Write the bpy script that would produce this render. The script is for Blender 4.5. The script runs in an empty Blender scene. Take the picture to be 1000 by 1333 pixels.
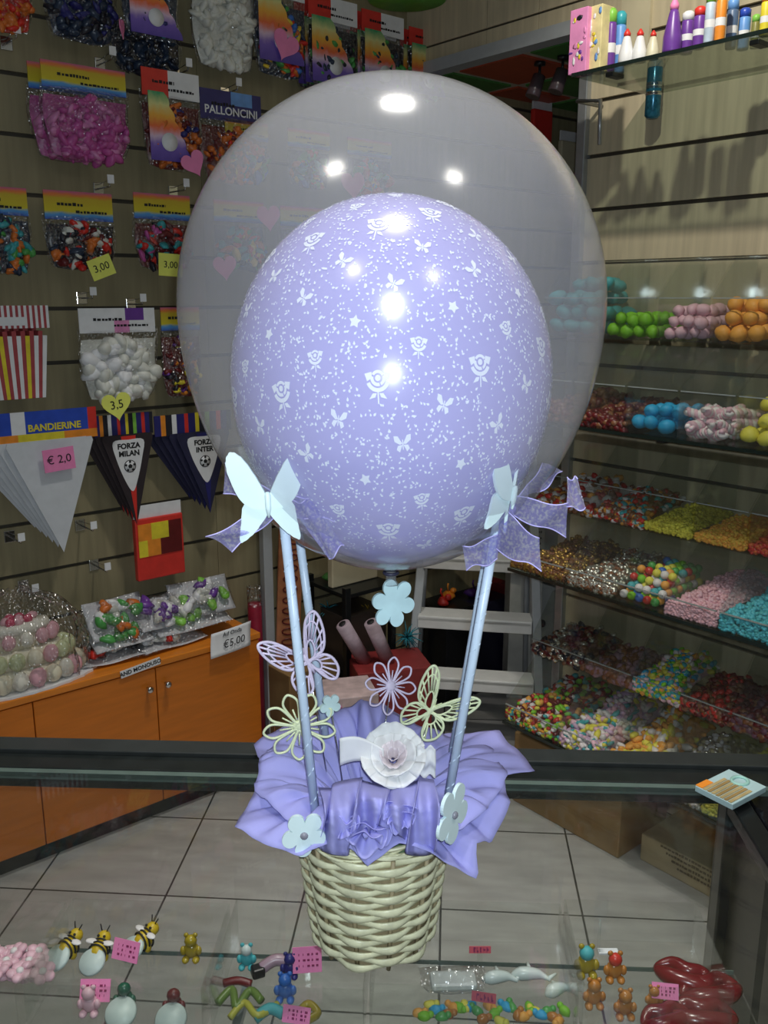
import bpy, bmesh, math, random
from mathutils import Vector, Matrix
from mathutils.geometry import tessellate_polygon
random.seed(7)
sc = bpy.context.scene
COL = sc.collection
PI = math.pi

# ------------------------------------------------------------------ camera facts (phone held at 1.70 m, tilted down 13.4 deg)
F = 1176.0; CX, CY = 500.0, 666.5
PITCH = math.radians(13.43); H = 1.70
sp, cp = math.sin(PITCH), math.cos(PITCH)
def ray(px, py):
    x = (px-CX)/F; y = (CY-py)/F
    return (x, cp+y*sp, -sp+y*cp)
def atz(px, py, z):
    d = ray(px, py); t = (z-H)/d[2]; return Vector((d[0]*t, d[1]*t, z))
def aty(px, py, Y):
    d = ray(px, py); t = Y/d[1]; return Vector((d[0]*t, Y, H+d[2]*t))
NR = Vector((.768, .640, 0)); UR = Vector((.640, -.768, 0)); RZR = math.atan2(-.768, .640)
NL = Vector((-.645, .764, 0)); UL = Vector((.764, .645, 0)); RZL = math.atan2(.645, .764)
SL, SR = 2.756, 2.42                 # distance of the two walls
def onplane(px, py, n, u, s):
    d = ray(px, py); k = s/(n[0]*d[0]+n[1]*d[1])
    p = Vector((d[0]*k, d[1]*k, H+d[2]*k)); return p.dot(u), p.z
def onL(px, py, s): return onplane(px, py, NL, UL, s)
def onR(px, py, s): return onplane(px, py, NR, UR, s)
def wL(t, s, z): return UL*t+NL*s+Vector((0, 0, z))
def wR(t, s, z): return UR*t+NR*s+Vector((0, 0, z))

# ------------------------------------------------------------------ materials
MATS = {}
def _new(name):
    m = bpy.data.materials.new(name); m.use_nodes = True
    nt = m.node_tree; nt.nodes.clear()
    out = nt.nodes.new('ShaderNodeOutputMaterial'); return m, nt, out
def _coord(nt, scale, obj=True):
    tc = nt.nodes.new('ShaderNodeTexCoord'); mp = nt.nodes.new('ShaderNodeMapping')
    mp.inputs['Scale'].default_value = scale
    nt.links.new(tc.outputs['Object' if obj else 'Generated'], mp.inputs['Vector']); return mp
def C4(c): return (c[0], c[1], c[2], 1)
def mat(name, col, rough=.5, var=.12, scale=30, bump=0, metal=0, spec=.5, trans=0, sss=0, stretch=(1, 1, 1), coat=0):
    if name in MATS: return MATS[name]
    m, nt, out = _new(name)
    b = nt.nodes.new('ShaderNodeBsdfPrincipled')
    b.inputs['Roughness'].default_value = rough; b.inputs['Metallic'].default_value = metal
    b.inputs['Specular IOR Level'].default_value = spec
    if coat: b.inputs['Coat Weight'].default_value = coat; b.inputs['Coat Roughness'].default_value = .08
    mp = _coord(nt, stretch)
    n = nt.nodes.new('ShaderNodeTexNoise'); n.inputs['Scale'].default_value = scale; n.inputs['Detail'].default_value = 3
    nt.links.new(mp.outputs[0], n.inputs['Vector'])
    r = nt.nodes.new('ShaderNodeValToRGB')
    r.color_ramp.elements[0].position = .3; r.color_ramp.elements[1].position = .7
    r.color_ramp.elements[0].color = C4([c*(1-var) for c in col]); r.color_ramp.elements[1].color = C4([min(1, c*(1+var)) for c in col])
    nt.links.new(n.outputs['Fac'], r.inputs[0]); nt.links.new(r.outputs[0], b.inputs['Base Color'])
    if bump:
        bp = nt.nodes.new('ShaderNodeBump'); bp.inputs['Strength'].default_value = bump; bp.inputs['Distance'].default_value = .004
        nt.links.new(n.outputs['Fac'], bp.inputs['Height']); nt.links.new(bp.outputs[0], b.inputs['Normal'])
    sh = b.outputs[0]
    if trans:
        t = nt.nodes.new('ShaderNodeBsdfTranslucent'); nt.links.new(r.outputs[0], t.inputs['Color'])
        mx = nt.nodes.new('ShaderNodeMixShader'); mx.inputs[0].default_value = trans
        nt.links.new(sh, mx.inputs[1]); nt.links.new(t.outputs[0], mx.inputs[2]); sh = mx.outputs[0]
    nt.links.new(sh, out.inputs[0]); MATS[name] = m; return m
def clear(name, tint=(1, 1, 1), haze=.03, hazecol=(.9, .9, .9), gloss=1.0, rough=.05, bump=0, bscale=40, rimhaze=0, base_gloss=0, sparkle_col=None):
    """thin clear sheet: see-through, a little milky, mirror-like at grazing angles"""
    if name in MATS: return MATS[name]
    m, nt, out = _new(name); N = nt.nodes.new; L = nt.links.new
    tr = N('ShaderNodeBsdfTransparent'); tr.inputs[0].default_value = C4(tint)
    df = N('ShaderNodeBsdfDiffuse'); df.inputs[0].default_value = C4(hazecol)
    tl = N('ShaderNodeBsdfTranslucent'); tl.inputs[0].default_value = C4(hazecol)
    ad = N('ShaderNodeMixShader'); ad.inputs[0].default_value = .5; L(df.outputs[0], ad.inputs[1]); L(tl.outputs[0], ad.inputs[2])
    if sparkle_col:  # sparkle painted as paler noise in the haze colour
        mp_ = _coord(nt, (1, 1, 1)); n_ = N('ShaderNodeTexNoise'); n_.inputs['Scale'].default_value = bscale; n_.inputs['Detail'].default_value = 2; L(mp_.outputs[0], n_.inputs['Vector'])
        r_ = N('ShaderNodeValToRGB'); r_.color_ramp.elements[0].position = .45; r_.color_ramp.elements[1].position = .68
        r_.color_ramp.elements[0].color = C4(hazecol); r_.color_ramp.elements[1].color = C4(sparkle_col); L(n_.outputs['Fac'], r_.inputs[0])
        L(r_.outputs[0], df.inputs[0]); L(r_.outputs[0], tl.inputs[0])
    m1 = N('ShaderNodeMixShader'); L(tr.outputs[0], m1.inputs[1]); L(ad.outputs[0], m1.inputs[2])
    lw = N('ShaderNodeLayerWeight'); lw.inputs['Blend'].default_value = .5
    mm = N('ShaderNodeMath'); mm.operation = 'MULTIPLY_ADD'
    pw = N('ShaderNodeMath'); pw.operation = 'POWER'; L(lw.outputs['Facing'], pw.inputs[0]); pw.inputs[1].default_value = 3
    L(pw.outputs[0], mm.inputs[0]); mm.inputs[1].default_value = rimhaze; mm.inputs[2].default_value = haze
    L(mm.outputs[0], m1.inputs[0])
    gl = N('ShaderNodeBsdfGlossy'); gl.inputs['Roughness'].default_value = rough
    p5 = N('ShaderNodeMath'); p5.operation = 'POWER'; L(lw.outputs['Facing'], p5.inputs[0]); p5.inputs[1].default_value = 5
    fm = N('ShaderNodeMath'); fm.operation = 'MULTIPLY_ADD'; fm.use_clamp = True
    L(p5.outputs[0], fm.inputs[0]); fm.inputs[1].default_value = .9*gloss; fm.inputs[2].default_value = .035*gloss+base_gloss
    m2 = N('ShaderNodeMixShader'); L(fm.outputs[0], m2.inputs[0]); L(m1.outputs[0], m2.inputs[1]); L(gl.outputs[0], m2.inputs[2])
    if bump:
        mp = _coord(nt, (1, 1, 1)); n = N('ShaderNodeTexVoronoi'); n.inputs['Scale'].default_value = bscale
        L(mp.outputs[0], n.inputs['Vector'])
        bp = N('ShaderNodeBump'); bp.inputs['Strength'].default_value = bump; bp.inputs['Distance'].default_value = .01
        L(n.outputs['Distance'], bp.inputs['Height']); L(bp.outputs[0], gl.inputs['Normal']); 
    L(m2.outputs[0], out.inputs[0]); MATS[name] = m; return m
def ramp_mat(name, stops, axis='Z', rough=.45, gen=True, coat=0):
    """printed card whose colours follow one axis of the part"""
    if name in MATS: return MATS[name]
    m, nt, out = _new(name); N = nt.nodes.new; L = nt.links.new
    b = N('ShaderNodeBsdfPrincipled'); b.inputs['Roughness'].default_value = rough
    tc = N('ShaderNodeTexCoord'); sx = N('ShaderNodeSeparateXYZ'); L(tc.outputs['Generated' if gen else 'Object'], sx.inputs[0])
    n = N('ShaderNodeTexNoise'); n.inputs['Scale'].default_value = 6; L(tc.outputs['Generated'], n.inputs['Vector'])
    a = N('ShaderNodeMath'); a.operation = 'MULTIPLY_ADD'; L(n.outputs['Fac'], a.inputs[0]); a.inputs[1].default_value = .16; L(sx.outputs[axis], a.inputs[2])
    s = N('ShaderNodeMath'); s.operation = 'SUBTRACT'; L(a.outputs[0], s.inputs[0]); s.inputs[1].default_value = .08
    r = N('ShaderNodeValToRGB'); e = r.color_ramp.elements
    e[0].position = stops[0][0]; e[0].color = C4(stops[0][1]); e[1].position = stops[-1][0]; e[1].color = C4(stops[-1][1])
    for p, c in stops[1:-1]:
        k = e.new(p); k.color = C4(c)
    L(s.outputs[0], r.inputs[0]); L(r.outputs[0], b.inputs['Base Color']); L(b.outputs[0], out.inputs[0])
    MATS[name] = m; return m

def tile_mat():
    m, nt, out = _new('floor_tiles'); N = nt.nodes.new; L = nt.links.new
    b = N('ShaderNodeBsdfPrincipled'); b.inputs['Roughness'].default_value = .38
    tc = N('ShaderNodeTexCoord'); mp = N('ShaderNodeMapping'); L(tc.outputs['Object'], mp.inputs[0])
    ang = math.radians(4.2)
    mp.inputs['Rotation'].default_value = (0, 0, ang)
    q = atz(216, 1166, 0)   # a tile corner
    ca, sa = math.cos(ang), math.sin(ang); T = .40
    mp.inputs['Location'].default_value = (-(q.x*ca-q.y*sa), -(q.x*sa+q.y*ca), 0)
    sx = N('ShaderNodeSeparateXYZ'); L(mp.outputs[0], sx.inputs[0])
    def line(o):
        d = N('ShaderNodeMath'); d.operation = 'DIVIDE'; L(sx.outputs[o], d.inputs[0]); d.inputs[1].default_value = T
        p = N('ShaderNodeMath'); p.operation = 'PINGPONG'; L(d.outputs[0], p.inputs[0]); p.inputs[1].default_value = .5
        c = N('ShaderNodeMath'); c.operation = 'LESS_THAN'; L(p.outputs[0], c.inputs[0]); c.inputs[1].default_value = .0075
        return c, d
    a, da = line('X'); c, dc = line('Y')
    mx = N('ShaderNodeMath'); mx.operation = 'MAXIMUM'; L(a.outputs[0], mx.inputs[0]); L(c.outputs[0], mx.inputs[1])
    n = N('ShaderNodeTexNoise'); n.inputs['Scale'].default_value = 5; n.inputs['Detail'].default_value = 6
    m2 = N('ShaderNodeMapping'); m2.inputs['Scale'].default_value = (1, 4, 1); L(mp.outputs[0], m2.inputs[0]); L(m2.outputs[0], n.inputs['Vector'])
    r = N('ShaderNodeValToRGB'); r.color_ramp.elements[0].position = .35; r.color_ramp.elements[1].position = .68
    r.color_ramp.elements[0].color = (.34, .33, .32, 1); r.color_ramp.elements[1].color = (.44, .43, .415, 1)
    L(n.outputs['Fac'], r.inputs[0])
    mc = N('ShaderNodeMix'); mc.data_type = 'RGBA'; L(mx.outputs[0], mc.inputs[0]); L(r.outputs[0], mc.inputs[6]); mc.inputs[7].default_value = (.035, .033, .03, 1)
    L(mc.outputs[2], b.inputs['Base Color']); L(b.outputs[0], out.inputs[0]); return m

WHITE = mat('white_paint', (.80, .80, .78), .45, .04)
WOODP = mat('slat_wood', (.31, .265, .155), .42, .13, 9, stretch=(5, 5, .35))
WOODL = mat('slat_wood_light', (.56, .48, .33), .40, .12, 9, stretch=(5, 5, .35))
GROOVE = mat('slat_groove', (.06, .05, .035), .6)
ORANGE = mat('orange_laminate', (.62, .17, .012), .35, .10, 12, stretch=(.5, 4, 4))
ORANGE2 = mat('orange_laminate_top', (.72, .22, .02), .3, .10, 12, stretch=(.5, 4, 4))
BLACK = mat('black_plastic', (.012, .012, .014), .35)
INK = mat('black_ink', (.01, .01, .012), .6, 0)
DARKMETAL = mat('dark_metal', (.025, .028, .03), .28, .1, 40, metal=.6)
ALU = mat('grey_metal', (.42, .44, .46), .35, .06, 40, metal=.7)
GREYP = mat('grey_paint', (.40, .42, .44), .4, .05)
CHROME = mat('chrome_wire', (.7, .7, .7), .15, .03, metal=1)
CARD = mat('brown_cardboard', (.30, .185, .075), .75, .1, 18)
CARD2 = mat('pale_cardboard', (.44, .35, .21), .75, .1, 18)
LAV = mat('lavender_latex', (.42, .39, .77), .22, .02, 20, coat=.6)
PRINT = mat('balloon_print', (.84, .88, 1), .45, .02)
TISSUE = mat('lavender_tissue', (.52, .51, .95), .75, .07, 25, trans=.28)
STICKM = mat('pale_blue_ribbon', (.64, .77, .93), .35, .05, 60)
WWOOD = mat('white_painted_wood', (.74, .90, .92), .5, .03)
STRAW = mat('straw', (.80, .78, .52), .38, .18, 60, bump=.3)
STRAWD = mat('straw_stake', (.42, .34, .2), .6, .15, 60)
LACEL = mat('lilac_card', (.80, .70, .88), .5, .03)
LACEY = mat('lime_card', (.80, .87, .55), .5, .03)
ROSE = mat('rose_paper', (.92, .84, .87), .6, .05, 40, trans=.2)
ROSEW = mat('rose_white_paper', (.88, .88, .88), .6, .05, 40, trans=.2)
BEAD = mat('grey_bead', (.25, .25, .3), .2, .05)
PINKTAG = mat('pink_tag', (.90, .26, .52), .55, .06)
YELTAG = mat('yellow_tag', (.82, .85, .16), .55, .06)
RED = mat('red_print', (.72, .04, .03), .4, .08)
WHITEP = mat('white_print', (.82, .82, .84), .45, .05)
NAVY = mat('navy_print', (.025, .025, .16), .4, .1)
BLUE = mat('blue_print', (.03, .08, .50), .35, .1)
YEL = mat('yellow_print', (.80, .66, .04), .4, .12)
LIME = mat('green_print', (.25, .60, .08), .4, .12)
SKYB = mat('light_blue_print', (.15, .35, .75), .4, .15)
ORP = mat('orange_print', (.85, .28, .03), .4, .12)
PURP = mat('purple_print', (.16, .05, .33), .35, .12)
PINKP = mat('pink_print', (.82, .30, .58), .4, .12)
TEALP = mat('teal_print', (.05, .42, .50), .35, .12)
DARKB = mat('dark_blue_plastic', (.02, .035, .07), .3, .3)
DKRED = mat('dark_red', (.13, .012, .014), .35, .2)
GREENC = mat('green_panel', (.07, .22, .05), .5, .08)
REDC = mat('red_panel', (.42, .07, .03), .5, .08)
FILM = clear('clear_film', haze=.01, gloss=2.0, rough=.2, bump=1, bscale=85, base_gloss=.08)
ACRYL = clear('acrylic', tint=(.97, .98, .97), haze=.015, gloss=.9, rough=.04)
GLASS = clear('counter_glass', tint=(.975, .985, .98), haze=.001, gloss=1.0, rough=.015)
SHELFG = clear('shelf_glass', tint=(.70, .76, .72), haze=.02, gloss=1.2, rough=.03, hazecol=(.3, .35, .33))
GEDGE = mat('glass_edge', (.012, .02, .018), .15)
GEDGE2 = mat('pale_glass_edge', (.10, .14, .125), .2)
BUBBLE = clear('clear_balloon', tint=(.94, .94, .96), haze=.17, hazecol=(.84, .86, .86), gloss=1.1, rough=.16, rimhaze=.2)
ORGANZA = clear('organza', tint=(.85, .82, 1), haze=.55, hazecol=(.46, .43, .90), gloss=1.6, rough=.3, bump=1, bscale=330, sparkle_col=(.88, .88, 1))
CREAM = mat('cream_board', (.62, .55, .38), .5, .1, 8)
RAINBOW = ramp_mat('rainbow_print', [(0, (.10, .06, .36)), (.22, (.20, .12, .52)), (.36, (.75, .55, .72)), (.5, (.85, .16, .05)), (.66, (.90, .45, .06)), (.82, (.75, .72, .30)), (1, (.05, .36, .16))])
CARTOON = ramp_mat('header_print', [(0, (.05, .12, .55)), (.18, (.10, .35, .70)), (.28, (.66, .56, .03)), (.75, (.60, .43, .03)), (.86, (.75, .20, .05)), (1, (.55, .12, .25))])

# ------------------------------------------------------------------ mesh builder
class MB:
    def __init__(s): s.v = []; s.f = []; s.mi = []; s.ms = []; s.sm = []
    def mid(s, m):
        if m not in s.ms: s.ms.append(m)
        return s.ms.index(m)
    def add(s, vs, fs, m, M=None, smooth=False):
        o = len(s.v); k = s.mid(m)
        s.v += [(M @ Vector(v)) if M else Vector(v) for v in vs]
        for f in fs: s.f.append([i+o for i in f]); s.mi.append(k); s.sm.append(smooth)
        return s
    def box(s, x0, x1, y0, y1, z0, z1, m, M=None, bev=0):
        if bev:
            b = min(bev, (x1-x0)/2.2, (y1-y0)/2.2, (z1-z0)/2.2); bm = bmesh.new(); bmesh.ops.create_cube(bm, size=1)
            for v in bm.verts: v.co = ((x0+x1)/2+v.co.x*(x1-x0), (y0+y1)/2+v.co.y*(y1-y0), (z0+z1)/2+v.co.z*(z1-z0))
            bmesh.ops.bevel(bm, geom=bm.edges[:], offset=b, segments=2, affect='EDGES', profile=.5)
            return s.bm(bm, m, M)
        vs = [(x0, y0, z0), (x1, y0, z0), (x1, y1, z0), (x0, y1, z0), (x0, y0, z1), (x1, y0, z1), (x1, y1, z1), (x0, y1, z1)]
        return s.add(vs, [(0, 3, 2, 1), (4, 5, 6, 7), (0, 1, 5, 4), (1, 2, 6, 5), (2, 3, 7, 6), (3, 0, 4, 7)], m, M)
    def bm(s, bm, m, M=None, smooth=False):
        bm.verts.ensure_lookup_table(); bm.verts.index_update()
        s.add([v.co.copy() for v in bm.verts], [[v.index for v in f.verts] for f in bm.faces], m, M, smooth); bm.free(); return s
    def ell(s, c, r, m, M=None, sub=2, noise=0, seed=0):
        bm = bmesh.new(); bmesh.ops.create_icosphere(bm, subdivisions=sub, radius=1)
        rr = random.Random(seed)
        ph = [rr.uniform(0, 6) for _ in range(6)]
        for v in bm.verts:
            k = 1+noise*(math.sin(3.1*v.co.x+ph[0])*math.sin(2.7*v.co.y+ph[1])+math.sin(4*v.co.z+ph[2])*.6+math.sin(6*v.co.x+ph[3])*math.cos(5*v.co.z+ph[4])*.5)
            v.co = Vector((c[0]+v.co.x*r[0]*k, c[1]+v.co.y*r[1]*k, c[2]+v.co.z*r[2]*k))
        return s.bm(bm, m, M, True)
    def tube(s, pts, r, m, n=8, closed=False, M=None, cap=True, flat=None):
        P = [Vector(p) for p in pts]; N = len(P); R = r if isinstance(r, (list, tuple)) else [r]*N
        vs = []; up = Vector((0, 0, 1)); prev = None
        for i in range(N):
            a = P[(i-1) % N] if (closed or i > 0) else P[i]; b = P[(i+1) % N] if (closed or i < N-1) else P[i]
            t = (b-a).normalized() if (b-a).length > 1e-9 else Vector((0, 0, 1))
            if prev is None:
                x = up.cross(t); x = x if x.length > .05 else Vector((1, 0, 0)).cross(t)
            else: x = prev-t*prev.dot(t)
            x.normalize(); prev = x; y = t.cross(x)
            for k in range(n):
                a_ = 2*PI*k/n; vs.append(P[i]+x*math.cos(a_)*R[i]+y*math.sin(a_)*R[i])
        fs = []
        for i in range(N if closed else N-1):
            j = (i+1) % N
            for k in range(n): fs.append((i*n+k, i*n+(k+1) % n, j*n+(k+1) % n, j*n+k))
        if not closed and cap: fs.append(list(range(n))[::-1]); fs.append([(N-1)*n+k for k in range(n)])
        return s.add(vs, fs, m, M, True)
    def lathe(s, prof, m, n=32, M=None, c=(0, 0, 0), smooth=True, caps=True):
        vs = []; fs = []; K = len(prof)
        for r, z in prof:
            for k in range(n): a = 2*PI*k/n; vs.append((c[0]+r*math.cos(a), c[1]+r*math.sin(a), c[2]+z))
        for i in range(K-1):
            for k in range(n): fs.append((i*n+k, i*n+(k+1) % n, (i+1)*n+(k+1) % n, (i+1)*n+k))
        if caps: fs.append(list(range(n))[::-1]); fs.append([(K-1)*n+k for k in range(n)])
        return s.add(vs, fs, m, M, smooth)
    def prism(s, outl, y0, y1, m, M=None, side=None):
        """outline in x,z extruded along y"""
        n = len(outl); vs = [(x, y0, z) for x, z in outl]+[(x, y1, z) for x, z in outl]
        tr = tessellate_polygon([[Vector((x, z, 0)) for x, z in outl]])
        fs = [tuple(t) for t in tr]+[(t[0]+n, t[2]+n, t[1]+n) for t in tr]
        s.add(vs, fs, m, M)
        return s.add(vs, [(i, (i+1) % n, (i+1) % n+n, i+n) for i in range(n)], side or m, M)
    def grid(s, fn, nu, nv, m, M=None, wrap=False):
        vs = [fn(i/(nu if wrap else nu-1), j/(nv-1)) for j in range(nv) for i in range(nu)]; fs = []
        for j in range(nv-1):
            for i in range(nu if wrap else nu-1):
                k = (i+1) % nu; fs.append((j*nu+i, j*nu+k, (j+1)*nu+k, (j+1)*nu+i))
        return s.add(vs, fs, m, M, True)
    def build(s, name, parent=None, origin=None, recalc=True, solid=0):
        me = bpy.data.meshes.new(name); o3 = Vector(origin) if origin is not None else Vector((0, 0, 0))
        me.from_pydata([v-o3 for v in s.v], [], s.f)
        for m in s.ms: me.materials.append(m)
        me.polygons.foreach_set('material_index', s.mi); me.polygons.foreach_set('use_smooth', s.sm)
        if recalc:
            bm = bmesh.new(); bm.from_mesh(me); bmesh.ops.recalc_face_normals(bm, faces=bm.faces[:]); bm.to_mesh(me); bm.free()
        me.update(); o = bpy.data.objects.new(name, me); COL.objects.link(o)
        if parent is not None: o.parent = parent
        elif origin is not None: o.location = o3
        if solid:
            md = o.modifiers.new('thickness', 'SOLIDIFY'); md.thickness = solid; md.offset = 0
        return o
def tag(o, label=None, cat=None, group=None, kind=None):
    if label: o['label'] = label
    if cat: o['category'] = cat
    if group: o['group'] = group
    if kind: o['kind'] = kind
    return o
def thing(name, label, cat, loc=(0, 0, 0), rz=0, group=None, kind=None):
    o = bpy.data.objects.new(name, None); COL.objects.link(o); o.empty_display_size = .02
    o.location = loc; o.rotation_euler = (0, 0, rz); return tag(o, label, cat, group, kind)
def dup(o, loc=None, label=None, rot=None):
    c = o.copy(); COL.objects.link(c)
    if loc is not None: c.location = loc
    if label: c['label'] = label
    if rot is not None: c.rotation_euler = rot
    for ch in list(o.children):
        d = ch.copy(); COL.objects.link(d); d.parent = c
        for g in list(ch.children):
            e = g.copy(); COL.objects.link(e); e.parent = d
    return c
def text(body, size, m, parent, loc, rot=(PI/2, 0, 0), name='lettering', sx=1, shear=0, bold=0, align='CENTER'):
    cu = bpy.data.curves.new('txt', 'FONT'); cu.body = body; cu.size = size; cu.align_x = align; cu.align_y = 'CENTER'
    cu.extrude = .0004; cu.shear = shear; cu.offset = bold; cu.resolution_u = 3
    t = bpy.data.objects.new('txt', cu); COL.objects.link(t)
    dg = bpy.context.evaluated_depsgraph_get(); me = bpy.data.meshes.new_from_object(t.evaluated_get(dg)); bpy.data.objects.remove(t)
    me.materials.clear(); me.materials.append(m); me.name = name
    o = bpy.data.objects.new(name, me); COL.objects.link(o); o.parent = parent; o.location = loc; o.rotation_euler = rot; o.scale = (sx, 1, 1); return o
def basis(x, y, z, loc):
    x, y, z = Vector(x), Vector(y), Vector(z)
    return Matrix(((x.x, y.x, z.x, loc[0]), (x.y, y.y, z.y, loc[1]), (x.z, y.z, z.z, loc[2]), (0, 0, 0, 1)))
def catmull(P, n=6, closed=True):
    out = []; N = len(P)
    for i in range(N if closed else N-1):
        p = [Vector(P[(i+k-1) % N] if closed else P[max(0, min(N-1, i+k-1))]) for k in range(4)]
        for j in range(n):
            t = j/n
            out.append(.5*((2*p[1])+(-p[0]+p[2])*t+(2*p[0]-5*p[1]+4*p[2]-p[3])*t*t+(-p[0]+3*p[1]-3*p[2]+p[3])*t**3))
    if not closed: out.append(Vector(P[-1]))
    return out
LABELCOUNT = {}

# ================================================================== ROOM
def struct(o): o['kind'] = 'structure'; return o
fl = MB(); fl.box(-4.2, 4.2, -1.2, 7, -.05, 0, tile_mat()); struct(fl.build('floor'))
# slatted left wall (boards 0.16 m apart)
def slatwall(name, t0, t1, s, z0, z1, off, m, w, seams=()):
    b = MB()
    U, N = (UL, NL) if w == 'L' else (UR, NR)
    M = basis(U, N, (0, 0, 1), (0, 0, 0))
    b.box(t0, t1, s+.010, s+.05, z0, z1, GROOVE, M)
    k = math.floor((z0-off)/.16)
    while off+k*.16 < z1:
        a, c = max(z0, off+k*.16+.006), min(z1, off+(k+1)*.16-.006)
        xs = [t0]+[q for q in seams if t0 < q < t1]+[t1]
        if c > a:
            for i in range(len(xs)-1): b.box(xs[i]+.0008, xs[i+1]-.0008, s, s+.011, a, c, m, M)
        k += 1
    return struct(b.build(name))
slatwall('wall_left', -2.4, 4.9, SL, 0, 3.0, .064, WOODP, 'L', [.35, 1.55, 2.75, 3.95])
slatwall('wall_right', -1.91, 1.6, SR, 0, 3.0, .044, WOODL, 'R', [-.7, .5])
# header over the passage between both walls, panelled
hd = MB(); M = basis(UR, NR, (0, 0, 1), (0, 0, 0))
for a, c in ((-2.82, -2.36), (-2.357, -2.13), (-2.127, -1.912)):
    hd.box(a, c, SR, SR+.05, 2.585, 3.0, WOODL, M); hd.box(a, c, SR, SR+.05, 2.53, 2.578, WOODL, M)
hd.box(-2.82, -1.912, SR+.008, SR+.05, 2.57, 2.59, GROOVE, M)
hd.box(-2.82, -1.912, SR-.012, SR+.05, 2.49, 2.531, GREYP, M); struct(hd.build('wall_header'))
po = MB(); po.box(-1.94, -1.905, SR-.02, SR+.02, 0, 2.49, ALU, M, .004); struct(po.build('trim_1'))
pb = MB(); pb.box(-1.80, -1.70, SR-.012, SR+.002, 2.32, 3.0, CREAM, M); struct(pb.build('trim_2'))
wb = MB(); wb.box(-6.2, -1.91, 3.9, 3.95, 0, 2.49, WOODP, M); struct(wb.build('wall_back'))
cl = MB(); cl.box(-4.2, 4.2, -1.2, 7, 3.0, 3.05, WHITE); struct(cl.build('ceiling'))
# lower ceiling of the passage: coloured panels in a pale grid
pc = MB(); GRID = mat('pale_grid', (.5, .45, .38), .5)
pc.box(-5.6, -1.5, SR+.055, 3.9, 2.505, 2.53, GRID, M)
k = 0
for i in range(9):
    for j in range(4):
        t0 = -1.60-.34*i; s0 = SR+.09+.36*j
        pc.box(t0-.30, t0, s0, s0+.32, 2.498, 2.51, REDC if (i+j) % 2 == 0 else GREENC, M)
struct(pc.build('ceiling_passage'))
gd = thing('round_ceiling_panel', 'round green ceiling panel hanging above the top row of bags', 'ceiling panel', aty(530, 0, 3.2))
g = MB(); g.lathe([(.001, 0), (.125, 0), (.13, .008), (.125, .016), (.001, .016)], mat('green_disc', (.10, .38, .03), .5), 40); g.build('panel', gd)
g = MB(); g.tube([(0, 0, .016), (0, 0, 3.0-gd.location.z)], .003, CHROME, 6); g.build('hanger', gd)

# ================================================================== LEFT WALL: hooks and hanging goods
def thingL(name, label, cat, t, s, z, group=None): return thing(name, label, cat, wL(t, s, z), RZL, group)
def thingR(name, label, cat, t, s, z, group=None): return thing(name, label, cat, wR(t, s, z), RZR, group)
def hook(px, py, label, length=.13, empty=False):
    t, z = onL(px, py, SL)
    o = thingL('wall_hook', label, 'hook', t, SL-.001, z)
    b = MB(); b.box(-.016, .016, -.004, .001, -.018, .018, CHROME, None, .0015); b.build('backplate', o)
    b = MB(); b.tube([(0, -.003, 0), (0, -length, 0), (0, -length-.006, .012)], .0025, CHROME, 6); b.build('prong', o)
    b = MB(); b.box(-.010, .010, -length-.012, -length-.010, .008, .032, WHITEP, None); b.tube([(0, -.003, .012), (0, -length-.01, .02)], .0013, CHROME, 5); b.build('price_arm', o)
    return o
def pillow(w, h, d, z0, m, seed, wr=.15, nu=26, nv=22):
    """crumpled closed pillow of film"""
    rr = random.Random(seed); ph = [rr.uniform(0, 6.3) for _ in range(8)]
    b = MB()
    for sg in (-1, 1):
        def fn(u, v, sg=sg):
            x = (u-.5)*w; z = z0+v*h
            e = (max(0, math.sin(PI*u)))**.55*(max(0, math.sin(PI*min(1, v*1.04))))**.5
            c = math.sin(9*u+7*v+ph[0])*.5+math.sin(17*u-11*v+ph[1])*.35+math.sin(5*u+19*v+ph[2])*.35
            k_ = 1-.20*(1-v)**4+.025*math.sin(8*v+ph[3]+3*u)
            return (x*k_, sg*d/2*e*(1+wr*c), z+h*(.05*(2*u-1)**2+.012*math.sin(7*u+ph[4]))*(1-v)**2)
        b.grid(fn, nu, nv, m)
    return b
def lumps(w, h, d, cols, n, size, seed, squash=(1, .8, .55)):
    rr = random.Random(seed); b = MB()
    pl = pillow(w*.93, h*.97, d*.62, .003, cols[0], seed+50, .35, 30, 24); b.add(pl.v, pl.f, cols[0], None, True)
    for k in range(int(n*2.2)):
        v = rr.random()
        lim = .5*math.sin(PI*min(.94, max(.24, v*.8+.14)))
        x = rr.uniform(-1, 1)*w*lim*.88; e_ = max(0, 1-(2*x/w)**2)**.5; y = -d*.33*e_*math.sin(PI*min(.92, max(.12, v)))**.5*rr.uniform(.75, 1.1); z = h*(.06+.9*v)
        s = size*rr.uniform(.6, 1.15)
        M = Matrix.Translation((x, y, z)) @ Matrix.Rotation(rr.uniform(-1.5, 1.5), 4, 'Y') @ Matrix.Rotation(rr.uniform(-.7, .7), 4, 'X') @ Matrix.Rotation(rr.uniform(0, 3), 4, 'Z')
        b.ell((0, 0, 0), (s*squash[0]*1.3, s*squash[1], s*squash[2]), rr.choice(cols), M, 2, .14, k+seed)
    return b
def card(b, w, z0, z1, y, bands, th=.003):
    """flat printed card: vertical stack of bands, each a list of (fraction, material) across"""
    zz = z1
    for frac, cells in bands:
        h = (z1-z0)*frac; xx = -w/2
        for fx, m in cells:
            b.box(xx, xx+w*fx, y-th/2, y+th/2, zz-h, zz, m); xx += w*fx
        zz -= h
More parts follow.
